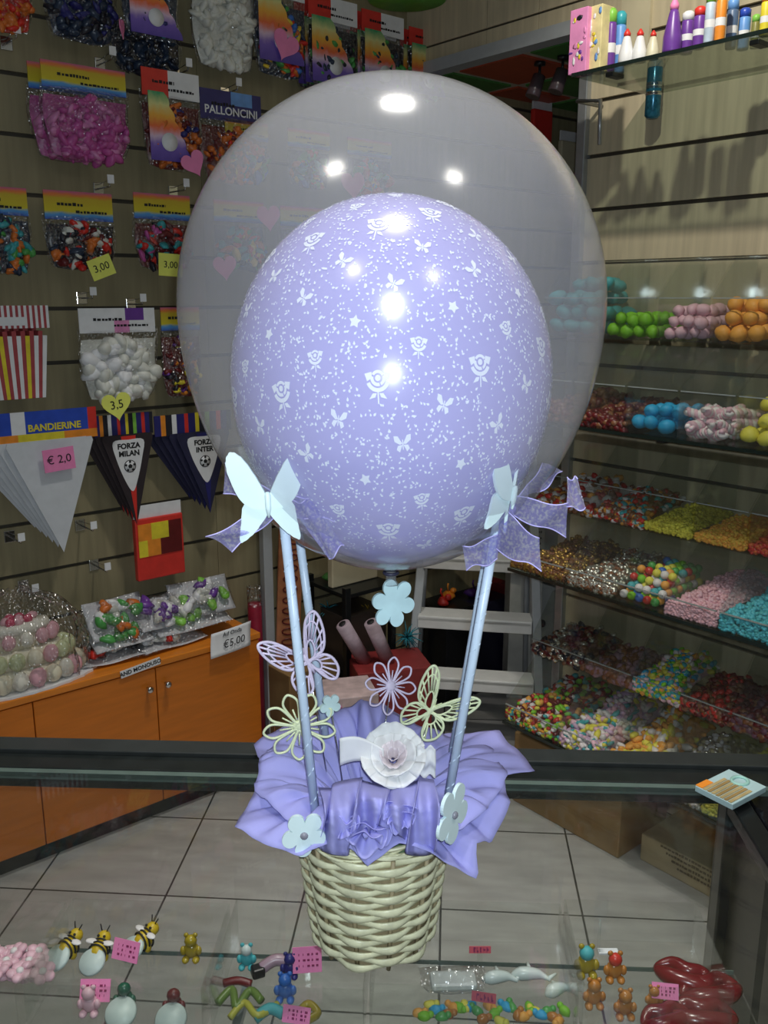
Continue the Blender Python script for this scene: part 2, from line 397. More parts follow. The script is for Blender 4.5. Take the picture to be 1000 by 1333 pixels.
def scribble(b, x0, x1, z, y, m, rr, hgt=.004):
    x = x0
    while x < x1:
        w = rr.uniform(.004, .012); b.box(x, min(x1, x+w), y-.0006, y+.0006, z-hgt/2, z+hgt/2*rr.uniform(.3, 1), m); x += w+rr.uniform(.002, .004)
def heart(r):
    out = []
    for k in range(28):
        a = 2*PI*k/28
        out.append((r*.062*16*math.sin(a)**3, r*.062*(13*math.cos(a)-5*math.cos(2*a)-2*math.cos(3*a)-math.cos(4*a))))
    return out
def price_tag(px, py, s, wpx, m, words, label, shape='heart', roll=0, yaw=0, size=None, hpx=None):
    t, z = onL(px, py, s); t2, _ = onL(px+wpx, py, s); w = abs(t2-t)
    o = thing('price_tag', label, 'price tag', wL(t, s, z), RZL+yaw)
    M = Matrix.Rotation(-roll, 4, 'Y'); b = MB()
    if shape == 'heart': b.prism(heart(w/2), -.001, .001, m, M)
    else:
        hh = w*(hpx or .8)
        b.prism([(-w/2, -hh/2), (w/2, -hh/2), (w/2, hh/2), (-w/2, hh/2)], -.001, .001, m, M)
    b.build('tag_card', o)
    if words: 
        tx = text(words, size or w*.42, INK, o, (0, -.0015, 0), (PI/2, -0, 0)); tx.rotation_euler = (Matrix.Rotation(-roll, 4, 'Y') @ Matrix.Rotation(PI/2, 4, 'X')).to_euler()
    return o
def bag(px0, py0, px1, py1, s, label, header=.28, bands=None, cols=None, n=36, size=.016, depth=.05, seed=0, words=None, wsize=.02, wmat=WHITEP, insert=None, name='party_bag', copies=0, squash=(1, .8, .55), wz=.5, fill=.92, dark=False):
    t0, z1 = onL(px0, py0, s); t1, _ = onL(px1, (py0+py1)/2, s)
    _, z0 = onL((px0+px1)/2, py1, s); _, z1 = onL((px0+px1)/2, py0, s)
    w, h = t1-t0, z1-z0
    o = thingL(name, label, 'bag', (t0+t1)/2, s, z0)
    rr = random.Random(seed+3); hh = h*header
    if bands:
        b = MB(); card(b, w*.94, h-hh, h, -.004, bands)
        if rr.random() < 2: scribble(b, -w*.3, w*.05, h-hh*.45, -.0062, INK, rr, hh*.12); scribble(b, -w*.05, w*.38, h-hh*.7, -.0062, INK, rr, hh*.10)
        hc = b.build('header_card', o)
        if words: text(words, wsize, wmat, hc, (0, -.0065, h-hh*wz), bold=.0006)
    if cols: tag(lumps(w, (h-hh)*fill, depth, cols, n, size, seed, squash).build('contents', o), kind='stuff')
    if insert:
        b = MB(); x0, x1, za, zb = insert
        pts = [(x0*w, za*h)]
        nn = 5
        for k in range(nn*4+1):
            v = k/(nn*4); pts.append((w*(x1-(x1-x0)*.62*v)+w*.035*abs(math.sin(PI*v*nn)), h*(za+(zb-za)*v)))
        pts.append((x0*w, zb*h)); b.prism(pts, -depth*.55-.002, -depth*.55, RAINBOW)
        ic = b.build('insert_card', o); bd = MB(); bd.lathe([(.0001, 0), (.13*w, 0), (.13*w, .002), (.0001, .002)], WHITEP, 20, Matrix.Translation((w*(x0*.45+x1*.55-.06), -depth*.55-.004, h*(za+(zb-za)*.28))) @ Matrix.Rotation(PI/2, 4, 'X'))
        bd.build('badge', ic)
    pillow(w, h-hh*.75, depth, 0, FILM, seed).build('film', o)
    return o
def behind(o, n, step, dt, label):
    for k in range(n):
        c = dup(o, o.location+NL*step*(k+1)+UL*dt*(k+1), label % ('second' if k == 0 else 'third'))
FC = [(.2, [(1, RED)]), (.5, [(.22, YEL), (.35, YEL), (.23, YEL), (.2, ORP)]), (.3, [(.2, LIME), (.6, BLUE), (.2, SKYB)])]
BND = [(1, [(1, CARTOON)])]
SF = SL-.075
PKL = mat('magenta_latex', (.50, .09, .32), .35, .2); PKL2 = mat('pink_latex', (.66, .24, .48), .35, .12)
WHL = mat('white_latex', (.72, .72, .66), .4, .1); ORL = mat('orange_latex', (.66, .17, .03), .35, .2)
REL = mat('red_latex', (.65, .03, .02), .35, .15); RED2 = mat('glossy_red', (.45, .02, .02), .25, .2)
GRL = mat('green_latex', (.08, .35, .08), .35, .15); BLL = mat('blue_latex', (.04, .15, .5), .35, .15); TEL = mat('teal_latex', (.05, .35, .38), .35, .15); BKL = mat('black_plastic_toys', (.02, .02, .03), .3, .2)
YEL_L = mat('yellow_latex', (.85, .60, .05), .35, .12)
# top row
bag(-40, -70, 40, 42, SF, 'bag of glossy red things, cut by the upper left corner of the photo', .2, None, [REL, RED2, ORL], 40, .018, .06, 1)
bag(48, -80, 150, 56, SF, 'dark blue bag in the top row, right of the red one', .2, None, [DARKB, NAVY, BKL], 40, .02, .06, 2)
bag(152, -70, 232, 52, SF-.03, 'bag with rainbow card in the top row, beside the folded pink tag', .25, [(1, [(.55, RED), (.45, WHITEP)])], [DARKB, TEL, NAVY], 16, .016, .05, 3, insert=(-.42, .46, .03, .72))
bag(140, 20, 236, 100, SL-.04, 'dark bag half hidden under the rainbow card bag', .1, None, [BKL, DARKB, DARKB], 26, .018, .03, 4)
bag(243, -70, 332, 92, SF, 'large bag of white balloons in the top row', .2, None, [WHL], 60, .022, .07, 5)
o = bag(326, -30, 398, 102, SF-.01, 'rainbow card bag carrying a pink heart tag, right of the white balloons', .2, [(1, [(.5, RED), (.5, WHITEP)])], [DARKB, GRL, BLL, ORL, YEL_L, REL], 30, .016, .05, 6, insert=(-.46, .36, .14, .86))
RW = [(1, [(.45, RED), (.55, WHITEP)])]
o = bag(398, -2, 466, 118, SF-.01, 'front red and white header bag, left of three above the clear balloon', .26, RW, [BKL, GRL, DARKB], 22, .016, .035, 7, insert=(-.46, .44, .06, .76))
behind(o, 2, .032, -.006, 'red and white header bag behind the left front one above the balloon, %s back')
o = bag(468, 18, 526, 125, SF-.01, 'front red and white header bag, middle of three above the clear balloon', .26, RW, [BKL, GRL, DARKB], 22, .016, .035, 8, insert=(-.46, .44, .06, .76))
behind(o, 2, .032, -.008, 'red and white header bag behind the middle front one above the balloon, %s back')
o = bag(530, 40, 578, 130, SF-.01, 'front red and white header bag, nearest the beige panels', .26, RW, [BKL, GRL, DARKB], 22, .016, .035, 9, insert=(-.46, .44, .06, .76))
behind(o, 1, .036, -.010, 'red and white header bag behind the one nearest the beige panels, %s back')
price_tag(159, 36, SF-.07, 24, PINKTAG, None, 'folded pink heart tag on the dark blue bag', yaw=.9, roll=.2)
price_tag(372, 58, SF-.05, 33, PINKTAG, None, 'pink heart tag on a rainbow card bag of the top row', roll=-.35)
# second row
o = bag(48, 86, 168, 210, SF-.02, 'bag of magenta balloons under a yellow rainbow header', .27, BND, [PKL, PKL2, PKL], 60, .02, .075, 11)
dup(o, o.location+NL*.045-UL*.02, 'second bag of magenta balloons, behind the first on the same hook')
bag(180, 93, 262, 222, SF-.015, 'bag with rainbow card and orange balloons right of the magenta bag', .27, [(1, [(.45, RED), (.55, WHITEP)])], [DKRED, ORL, ORL, NAVY], 34, .016, .05, 12, insert=(-.44, .22, .08, .76))
bag(256, 120, 342, 240, SF+.01, 'bag of orange balloons under a navy lettered header', .32, [(.45, [(.5, NAVY), (.35, SKYB), (.15, NAVY)]), (.55, [(1, NAVY)])], [DKRED, ORL, REL, ORL], 40, .016, .05, 13, words='PALLONCINI', wsize=.034, wz=.68)
price_tag(252, 212, SF-.06, 31, PINKTAG, None, 'pink heart tag below the orange balloons, by the edge of the clear balloon', roll=.5)
# third row
MX = [DARKB, REL, BLL, GRL, YEL_L, TEL, ORL]
bag(-45, 243, 40, 356, SF-.01, 'bag of teal, green and orange balloons at the left edge of the photo', .32, BND, [DARKB, TEL, GRL, ORL, TEL], 30, .018, .05, 14)
bag(52, 250, 150, 352, SF, 'bag of long mixed balloons with a square yellow price note', .36, BND, [BKL, REL, DKRED, WHL, GRL, ORL, DARKB, REL], 30, .018, .05, 15)
bag(170, 253, 250, 352, SF, 'bag of red balloons with a yellow price note, touching the clear balloon outline', .33, BND, [DKRED, BKL, REL, REL, PKL, TEL], 30, .018, .05, 16)
price_tag(132, 348, SF-.05, 31, YELTAG, '3,00', 'square yellow note priced 3,00', 'rect', roll=.35, size=.03)
price_tag(222, 345, SF-.05, 30, YELTAG, '3,00', 'yellow price note half behind the clear balloon', 'rect', roll=-.05, size=.028, hpx=.85)
for i, (a, b_) in enumerate([(275, 345), (362, 430), (452, 520)]):
    bag(a, 262+8*i, b_, 352+2*i, SF+.01, 'bag of mixed balloons seen through the clear balloon, %s' % ['nearest its left edge', 'above the lilac balloon on the left', 'over the top of the lilac balloon'][i], .3, BND, MX, 26, .018, .045, 20+i)
for i, (x, y) in enumerate([(293, 347), (350, 282), (460, 240)]):
    price_tag(x, y, SF-.06, 30, PINKTAG, None, 'pink heart tag seen through the clear balloon, %s' % ['lowest of three', 'middle of three', 'highest of three'][i], roll=.1)
for i, (a, b_) in enumerate([(290, 350), (372, 430), (450, 510)]):
    bag(a, 158+12*i, b_, 238+8*i, SF+.01, 'balloon bag in the second row seen through the clear balloon, %s' % ['left one', 'middle one', 'right one'][i], .3, BND, MX, 26, .018, .045, 26+i)
# fourth row: popcorn boxes, white garlands
STR = mat('red_stripe', (.40, .06, .07), .5)
def popcorn(label, px0, py0, px1, py1, s):
    t0, _ = onL(px0, py0, s); t1, _ = onL(px1, py0, s); _, z1 = onL(px0, py0, s); _, z0 = onL(px0, py1, s)
    w, h = t1-t0, z1-z0; o = thingL('popcorn_box', label, 'popcorn box', (t0+t1)/2, s, z0); b = MB(); n = 13
    for k in range(n):
        a, c = k/n-.5, (k+1)/n-.5
        z_t = h*(.93+.07*abs(math.sin(PI*k/2)))
        b.add([(a*w*.8, -.012, 0), (c*w*.8, -.012, 0), (c*w, -.018, z_t), (a*w, -.018, z_t), (a*w*.8, .012, 0), (c*w*.8, .012, 0), (c*w, .018, z_t), (a*w, .018, z_t)],
              [(0, 1, 2, 3), (4, 7, 6, 5), (3, 2, 6, 7), (0, 4, 5, 1), (0, 3, 7, 4), (1, 5, 6, 2)], STR if k % 2 else (YEL if k in (2, 8) else WHITEP))
    b.build('carton', o); return o
popcorn('striped popcorn box under the striped header card, front of two', -18, 432, 58, 522, SF-.02)
popcorn('striped popcorn box behind the front one', -28, 428, 50, 515, SF+.02)
t0, z1 = onL(-15, 398, SF-.03); t1, _ = onL(62, 398, SF-.03); _, z0 = onL(0, 428, SF-.03)
o = thingL('header_card', 'red striped header card above the popcorn boxes', 'card', (t0+t1)/2, SF-.03, z0); b = MB(); w = t1-t0
for k in range(21): b.box(-w/2+w*k/21, -w/2+w*(k+1)/21, -.002, .002, 0, z1-z0, STR if k % 2 else WHITEP)
b.box(-w*.4, w*.1, -.003, -.002, .008, (z1-z0)*.5, WHITEP); b.build('card', o)
WHH = [(.5, [(.3, WHITEP), (.3, WHITEP), (.25, PURP), (.15, WHITEP)]), (.5, [(.45, WHITEP), (.2, PINKP), (.35, WHITEP)])]
bag(97, 401, 206, 522, SF-.01, 'bag of white paper garlands under a white printed header', .26, WHH, [WHL, WHITEP, WHL], 30, .024, .06, 31, squash=(1, .9, .8))
price_tag(152, 527, SF-.06, 38, YELTAG, '3,5', 'yellow heart tag priced 3,5', roll=.12, size=.036)
bag(206, 400, 262, 518, SF+.01, 'dark bag of colourful pieces right of the white garlands', .25, BND, [DKRED, BKL, ORP, PURP, YEL, DKRED], 40, .014, .05, 32)
# fifth row: bunting
def bunting(label, px0, py0, px1, pyh, s, hb, words, cols, pyt, n, dx, flag):
    """header card with n pennants hanging below"""
    t0, z1 = onL(px0, py0, s); t1, _ = onL(px1, py0, s); _, zh = onL(px0+10, pyh, s); _, zt = onL(px0+40, pyt, s)
    w = t1-t0; o = thingL('pennant_garland', label, 'bunting', (t0+t1)/2, s, zt); b = MB()
    card(b, w, zh-zt, z1-zt, 0, hb); hc = b.build('header_card', o)
    if words: text(words, .028, YEL, hc, (w*.12, -.0025, (zh-zt)+(z1-zh)*.45), bold=.0008)
    fx0, fx1, h = flag(w); top = zh-zt+.004
    for k in range(n):
        j = n-1-k; sh = -dx*j; y = .010*j-.012; drop = h*(1-.045*j)
        b = MB(); mid = (fx0+fx1)/2+.012+sh*.6; x0, x1 = fx0+sh, fx1+sh*.6
        m, tri = cols
        def outl(q, a0=x0, a1=x1, mm=mid, d=drop):
            cxx = (a0+a1+mm)/3; 
            return [(a0+(mm-a0)*q, top-(d)*q*.9), (a0, top), (a1, top), (a1+(mm-a1)*q, top-d*q*.9), (mm, top-d)]
        b.prism([(mid, top-drop), (x1, top-.012), (x1-.004, top), (x0+.004, top), (x0, top-.012)], y-.0012, y+.0012, m)
        if tri is not None:
            wd = (x1-x0)
            b.prism([(mid, top-drop), (x0+wd*.66+(mid-x0-wd*.66)*.1, top-.004), (x0+wd*.34+(mid-x0-wd*.34)*.1, top-.004)], y-.0022, y-.0010, tri)
        p = b.build('pennant', o)
        if tri is not None and j == 0:
            b = MB(); c = (x0+x1)/2; hw = (x1-x0)*.30
            sh_ = catmull([(c-hw, top-.020, 0), (c, top-.016, 0), (c+hw, top-.020, 0), (c+hw*.85, top-.075, 0), (c+hw*.45, top-drop*.5, 0), (mid*.4+c*.6, top-drop*.62, 0), (c-hw*.35, top-drop*.5, 0), (c-hw*.85, top-.075, 0)], 4)
            b.prism([(q.x, q.y) for q in sh_], y-.0032, y-.0022, WHITEP); sd = b.build('shield', p)
            text(tri_words[0], .0235, INK, sd, (c, y-.0036, top-.036), bold=.0009); text(tri_words[1], .0235, INK, sd, (c, y-.0036, top-.060), bold=.0009)
            b = MB(); cz = top-.100; M = Matrix.Translation((c, y-.0036, cz)) @ Matrix.Rotation(PI/2, 4, 'X')
            b.lathe([(.0001, -.0004), (.020, -.0004), (.020, .0006), (.0001, .0006)], INK, 24, M)
            b.lathe([(.0001, 0), (.0175, 0), (.0175, .0012), (.0001, .0012)], WHITEP, 24, M)
            def pent(r, ox, oz, ro): return [(c+ox+r*math.sin(ro+2*PI*q/5), cz+oz+r*math.cos(ro+2*PI*q/5)) for q in range(5)]
            b.prism(pent(.0075, 0, 0, 0), y-.0062, y-.005, INK)
            for q in range(5):
                a = PI/5+2*PI*q/5+PI/5; b.prism(pent(.0042, .0145*math.sin(a), .0145*math.cos(a), a+PI), y-.0062, y-.005, INK)
            b.build('football_emblem', sd)
    return o
WPEN = mat('white_pennant', (.66, .68, .72), .5, .05)
bunting('white pennant garland hanging from its blue lettered header', -28, 541, 125, 582, SF-.02, [(.72, [(.25, BLUE), (.12, WHITEP), (.55, BLUE), (.08, RED)]), (.28, [(.3, ORP), (.4, YEL), (.3, ORP)])], 'BANDIERINE', (WPEN, None), 722, 6, .021, lambda w: (-w*.32, w*.44, onL(40, 582, SF-.02)[1]-onL(80, 725, SF-.02)[1]))
price_tag(77, 598, SF-.05, 40, PINKTAG, '€ 2,0', 'pink rectangular price tag on the white pennants', 'rect', roll=.06, size=.034, hpx=.72)
DHB = [(1, [(.08, NAVY), (.06, ORP), (.08, BKL), (.06, WHITEP), (.1, NAVY), (.05, RED), (.09, NAVY), (.05, YEL), (.08, BKL), (.06, LIME), (.09, NAVY), (.06, RED), (.08, NAVY), (.06, BKL)])]
tri_words = ('FORZA', 'MILAN')
bunting('red and black football pennant garland under a dark header', 122, 542, 198, 570, SF, DHB, None, (mat('black_pennant', (.03, .02, .025), .5), RED), 688, 4, .016, lambda w: (-w*.42, w*.46, onL(160, 570, SF)[1]-onL(166, 688, SF)[1]))
tri_words = ('FORZA', 'INTER')
bunting('navy and black football pennant garland next to the white butterfly', 200, 542, 300, 568, SF, DHB, None, (mat('night_pennant', (.02, .02, .06), .5), NAVY), 672, 5, .022, lambda w: (-w*.25, w*.45, onL(250, 568, SF)[1]-onL(270, 672, SF)[1]))
# red packet
t0, z1 = onL(172, 660, SF); t1, _ = onL(235, 660, SF); _, z0 = onL(200, 752, SF); w, h = t1-t0, z1-z0
o = thingL('packet', 'red packet with white top strip hanging below the football pennants', 'packet', (t0+t1)/2, SF, z0); b = MB()
b.box(-w/2, w/2, -.012, .012, 0, h*.83, RED, None, .004); b.build('packet_body', o)
b = MB(); card(b, w*.9, h*.32, h*.76, -.013, [(.5, [(.3, ORP), (.4, YEL), (.3, DKRED)]), (.5, [(.2, YEL), (.3, ORP), (.5, DKRED)])]); b.build('picture', o)
b = MB(); card(b, w, h*.83, h, 0, [(1, [(1, WHITEP)])]); b.build('header_card', o)
for px, py, lb in ((8, 57, 'wire wall hook under the red bag'), (130, 84, 'wire wall hook above the magenta balloons'), (228, 98, 'wire wall hook above the orange balloons with rainbow card'), (292, 122, 'wire wall hook above the navy lettered header'), (128, 246, 'wire wall hook above the bag with the square yellow note'), (225, 250, 'wire wall hook above the bag of red balloons'), (106, 388, 'wire wall hook left above the white garlands'), (170, 396, 'wire wall hook right above the white garlands')):
    hook(px, py, lb, .08)
for px, py, lb in ((104, 683, 'bare wire hook right of the white pennants'), (122, 735, 'bare wire hook left of the red packet'), (30, 762, 'bare wire hook above the wrapped cake'), (12, 698, 'bare wire hook at the left edge beside the white pennants')):
    hook(px, py, lb, .10)

# ================================================================== ORANGE CABINET
SC = 2.550
tl, tr = .20, 1.585
cab = thingL('cabinet', 'low orange cabinet with doors under the slatted wall', 'cabinet', (tl+tr)/2, SC, 0)
hw = (tr-tl)/2; D = SL-SC-.002
b = MB(); b.box(-hw+.006, hw-.006, .02, D, .06, .538, ORANGE, None, .002); b.box(-hw+.01, hw-.01, .03, D, 0, .06, DARKMETAL); b.build('carcass', cab)
b = MB(); b.box(-hw, hw, -.004, D, .538, .560, ORANGE2, None, .003); b.build('top_board', cab)
seam = onL(203, 880, SC)[0]-(tl+tr)/2
wd = hw-.004-seam
edges = [hw-.004, seam, seam-wd, -hw+.004]
for i in range(3):
    b = MB(); x1, x0 = edges[i]-.0015, edges[i+1]+.0015
    b.box(x0, x1, 0, .019, .062, .534, ORANGE, None, .002); d = b.build('door', cab)
    kx = x0+.03 if i == 0 else (x1-.03 if i == 1 else x0+.03)
    k = MB(); Mk = Matrix.Translation((kx, 0, .475)) @ Matrix.Rotation(PI/2, 4, 'X')
    k.lathe([(.004, 0), (.004, .012), (.010, .016), (.012, .022), (.008, .027), (.001, .028)], CHROME, 16, Mk); tag(k.build('knob', d), label='small chrome knob')
# price paper and strip label on the front edge
pt, pz = onL(300, 832, SC-.008)
o = thingL('price_paper', 'white handwritten paper sheet priced in euro taped to the cabinet corner', 'sign', pt, SC-.006, pz)
b = MB(); b.grid(lambda u, v: ((u-.5)*.155+.012*(v-.5), -.001-.012*(1-v)**2-.004*math.sin(3*u), (v-.5)*.082+.012*u-.006), 10, 8, WHITEP); b.build('sheet', o, solid=.0006)
for wds, sz, zz, yy in (('Ad Onda', .020, .026, -.004), ('€5,00', .036, -.006, -.012)):
    tx = text(wds, sz, INK, o, (0.004, yy-.004, zz), shear=.25); tx.rotation_euler = (PI/2-.12, -.06, 0)
lt, lz = onL(183, 869, SC-.006)
o = thingL('strip_label', 'narrow white lettered strip on the cabinet edge above the door seam', 'label', lt, SC-.006, lz)
b = MB(); b.box(-.068, .068, -.001, .001, -.012, .012, WHITEP, Matrix.Rotation(-.10, 4, 'Y')); b.build('strip', o)
tx = text('AND MONOUSO', .0185, INK, o, (0, -.0018, 0), bold=.0004); tx.rotation_euler = (Matrix.Rotation(-.10, 4, 'Y') @ Matrix.Rotation(PI/2, 4, 'X')).to_euler()
# wrapped sweet cake on an oval board
ct, cs, zt = .800, SC+.098, .5605
o = thingL('sweet_cake', 'pink and cream marshmallow cake wrapped in clear film on a white board', 'cake', ct, cs, zt)
ov = Matrix.Diagonal((2.15, 1, 1, 1))
b = MB()
n = 72; prof = []
vs = []; fs = []
for zz in (0, .006):
    for k in range(n):
        a = 2*PI*k/n; r = .100*(1+.018*math.cos(24*a)); vs.append((r*math.cos(a)*2.3, r*math.sin(a), zz))
fs = [list(range(n))[::-1], [n+k for k in range(n)]]+[(k, (k+1) % n, n+(k+1) % n, n+k) for k in range(n)]
b.add(vs, fs, WHITEP); b.build('board', o)
CRM = mat('cream_marshmallow', (.78, .72, .55), .6, .08); PMR = mat('pink_marshmallow', (.78, .42, .48), .6, .1); PGM = mat('pale_green_marshmallow', (.62, .66, .38), .6, .1); DPK = mat('deep_pink_jelly', (.62, .06, .14), .3, .15); DOT = mat('ivory_marshmallow', (.82, .78, .68), .6, .05)
for nm, r, zz, nn, mats, sz in (('bottom_tier', .082, .030, 22, [CRM, DOT, PMR], .024), ('middle_tier', .070, .075, 18, [PGM, PGM, CRM, PMR], .022), ('top_tier', .050, .118, 13, [PMR, DOT, PMR], .019)):
    b = MB(); b.lathe([(.001, zz-.022), (r-.012, zz-.022), (r-.012, zz+.018), (.001, zz+.018)], CRM, 24, ov)
    for k in range(nn):
        a = 2*PI*k/nn; b.ell((r*2.15*math.cos(a), r*math.sin(a)*.95, zz), (sz*1.1, sz*.8, sz), mats[k % len(mats)], None, 2, .05, k)
    b.build(nm, o)
b = MB(); b.lathe([(.001, .132), (.075, .132), (.080, .142), (.075, .152), (.001, .154)], DOT, 30, Matrix.Diagonal((1.25, .62, 1, 1))); 
for k in range(9):
    a = k*2.4; b.ell((.05*math.cos(a)*(k/9+.2), .024*math.sin(a), .160), (.016, .011, .010), DPK if k % 2 else PMR, None, 2, .1, k)
b.build('topping', o)
b = MB()
def wrapf(u, v):
    a = 2*PI*u; r = (.092*(1-v**3)+.012*v)*(1+.05*math.sin(13*a+5*v)+.04*math.sin(29*a-9*v)+.03*math.sin(7*a+17*v))
    return (r*math.cos(a)*2.2, r*math.sin(a), .008+.225*v**.8+.006*math.sin(9*a+11*v))
b.grid(wrapf, 90, 16, FILM, None, True); b.build('film_wrap', o); o.scale = (1, 1, 1.28)
# pile of flat bags on the cabinet
def flatbag(px, py, z, w, d, yaw, tilt, label, cols, seed, n=18):
    t_, _ = onL(px, py, SC+.11); p = wL(t_, SC+.118, z); o = thing('toy_bag', label, 'bag', p, RZL+yaw); o.rotation_euler = (tilt, 0, RZL+yaw)
    rr = random.Random(seed); ph = rr.uniform(0, 6)
    b = MB(); b.grid(lambda u, v: ((u-.5)*w, (v-.5)*d, .002+.006*math.sin(6*u+ph)*math.sin(5*v+ph)+.006), 16, 12, mat('white_sheet_plastic', (.66, .66, .70), .35, .08)); b.build('backing_sheet', o, solid=.001)
    b = MB()
    for k in range(n):
        M = Matrix.Translation((rr.uniform(-.36, .36)*w, rr.uniform(-.3, .3)*d, .020+rr.uniform(0, .008))) @ Matrix.Rotation(rr.uniform(0, 3), 4, 'Z')
        b.ell((0, 0, .006), (.026, .016, .014), rr.choice(cols), M, 2, .2, k)
    tag(b.build('contents', o), kind='stuff')
    b = MB(); b.grid(lambda u, v: ((u-.5)*w*1.04, (v-.5)*d*1.04, .008+.045*(math.sin(PI*u)*math.sin(PI*v))**.5*(1+.15*math.sin(17*u+ph)+.15*math.sin(13*v+9*u))), 24, 16, FILM); b.build('film', o); return o
flatbag(140, 818, .566, .20, .15, -.1, 0, 'flat bag at the bottom of the pile beside the wrapped cake', [BKL, WHL, REL, DKRED], 41)
flatbag(215, 812, .568, .24, .15, .10, .05, 'flat bag with white sheet lying foremost on the orange cabinet', [WHL, WHITEP, REL, WHL], 42)
flatbag(150, 787, .635, .20, .14, .05, .45, 'tilted bag of green and orange toys on the pile', [GRL, ORL, GRL, BKL], 43)
flatbag(245, 790, .630, .27, .14, -.03, .40, 'wide silvery bag with a green and purple stripe on top of the pile', [LIME, PURP, WHITEP, WHL, LIME], 44)
flatbag(208, 778, .672, .19, .12, .1, .75, 'white bag leaning at the back of the pile against the wall', [WHITEP, WHL, PURP], 45)

flatbag(262, 775, .690, .22, .13, -.05, .95, 'silvery bag leaning against the wall at the right of the pile', [WHITEP, WHL, LIME, PURP], 46)
flatbag(150, 775, .690, .20, .13, .05, .95, 'silvery bag leaning against the wall behind the green and orange toys', [WHITEP, GRL, ORL, WHL], 47)

# ================================================================== PASSAGE: things behind the balloon arrangement
p = atz(318, 868, 0)
o = thing('candle_jar', 'tall red tube with crinkled clear top behind the cabinet corner', 'tube', wL(1.66, 2.70, 0), RZL)
b = MB(); b.lathe([(.02, .0), (.026, .003), (.026, .60), (.024, .61), (.001, .612)], mat('wine_red', (.35, .02, .05), .35), 20); b.build('tube_body', o)
b = MB(); b.grid(lambda u, v: ((.026+.008*math.sin(11*2*PI*u)*v)*math.cos(2*PI*u)*(1-.2*v), (.026+.008*math.sin(11*2*PI*u)*v)*math.sin(2*PI*u)*(1-.2*v), .60+.075*v), 44, 5, FILM, None, True); b.build('film_top', o)
def boxthing(name, label, cat, M_loc, rz, w, d, h, m, extras=None, part='box_body', bev=.004):
    o = thing(name, label, cat, M_loc, rz); b = MB(); b.box(-w/2, w/2, -d/2, d/2, 0, h, m, None, bev); b.build(part, o)
    if extras: extras(o)
    return o
def yz(px, py, Y): return aty(px, py, Y)
# grey pole, patterned board
q = yz(352, 900, 3.15); o = thing('grey_pole', 'grey pole standing between the cabinet and the patterned board', 'pole', (q.x, q.y, 0), .6)
b = MB(); b.box(-.018, .018, -.018, .018, .006, 1.25, GREYP, None, .003); b.build('pole', o)
b = MB(); b.box(-.05, .05, -.05, .05, 0, .008, GREYP, None, .002); b.build('foot_plate', o)
PAT = mat('brown_red_print', (.42, .16, .07), .5, .2); 
o = thing('patterned_board', 'tall brown board with rows of dark curls, leaning left of the sticks', 'board', (yz(367, 850, 3.12).x, 3.12, 0), .35)
o.rotation_euler = (-.03, .06, .35); b = MB(); b.box(-.045, .045, -.008, .008, .30, 1.0, PAT, None, .003); b.box(-.045, .045, -.008, .008, .0, .30, PAT); b.build('board', o)
b = MB(); 
for k in range(14):
    z = .42+.040*k; b.tube([(.026*math.cos(a*.5), -.0095, z+.012*math.sin(a*.5)) for a in range(13)], .0026, DKRED, 5, True)
b.build('curl_print', o)
# stack of cartons on the floor, with toys
q = yz(372, 905, 3.15)
boxthing('carton', 'brown carton on the floor behind the lilac lace butterfly', 'carton', wL(1.80, 2.63, 0), RZL, .22, .2, .37, CARD)
q = yz(434, 752, 3.45)
def pic(o):
    b = MB(); b.box(-.075, .075, -.012, -.0105, .06, .2, mat('faded_picture', (.55, .47, .22), .5, .3, 25)); b.build('picture', o)
    b = MB(); b.tube([(-.005, -.016, .10), (.005, -.016, .13), (.02, -.016, .12)], .006, YEL, 6); b.build('emblem', o)
o = thing('rack', 'dark low rack carrying the cream panel and the toys', 'rack', wL(2.03, 2.69, 0), RZL)
b = MB()
for z in (.02, .30, .62):
    b = MB(); b.box(-.11, .13, -.20, .05, z, z+.015, DARKMETAL, None, .002); b.build('rack_board', o)
for x in (-.10, .12):
    for y in (-.19, .04):
        b = MB(); b.box(x-.012, x+.012, y-.012, y+.012, 0, .66, DARKMETAL, None, .002); b.build('rack_post', o)
boxthing('cream_panel', 'cream framed panel standing between the sticks and the lilac balloon', 'panel', wL(2.04, 2.60, .636), RZL, .22, .03, .20, CREAM, pic, 'panel')
boxthing('dark_box', 'dark box on the rack behind the hanging flower', 'box', wL(2.04, 2.60, .316), RZL, .20, .16, .22, mat('brown_black', (.04, .03, .025), .4))
# wrapped rolls
ROLL = mat('mauve_paper_roll', (.46, .36, .42), .5, .15)
for i, (px, lean) in enumerate(((462, -.45), (490, -.35))):
    q = Vector((-.07+.085*i, 3.12, .387+.16)); o = thing('paper_roll', 'mauve wrapped paper roll, %s of the leaning pair' % ('left' if i == 0 else 'right'), 'roll', (q.x, q.y, q.z-.16), 0); o.rotation_euler = (.25, lean, 0)
    b = MB(); b.lathe([(.001, 0), (.026, 0), (.027, .30), (.020, .305), (.012, .302), (.001, .30)], ROLL, 18); b.build('roll', o)
    b = MB(); b.lathe([(.012, .304), (.014, .309), (.001, .310)], INK, 12); b.build('core_end', o); o.scale = (1, 1, .62)
q = yz(490, 905, 2.95)
boxthing('red_box', 'red open box on the floor behind the lilac lace flower', 'box', (q.x+.045, 3.14, 0), .25, .28, .2, .385, mat('dull_red_card', (.26, .03, .03), .5, .15))
def dots(o):
    b = MB()
    rr = random.Random(4)
    for k in range(9): b.ell((rr.uniform(-.08, .08), -.092, rr.uniform(.28, .36)), (.014, .002, .012), PINKP, None, 1, .1, k)
    b.build('flower_print', o)
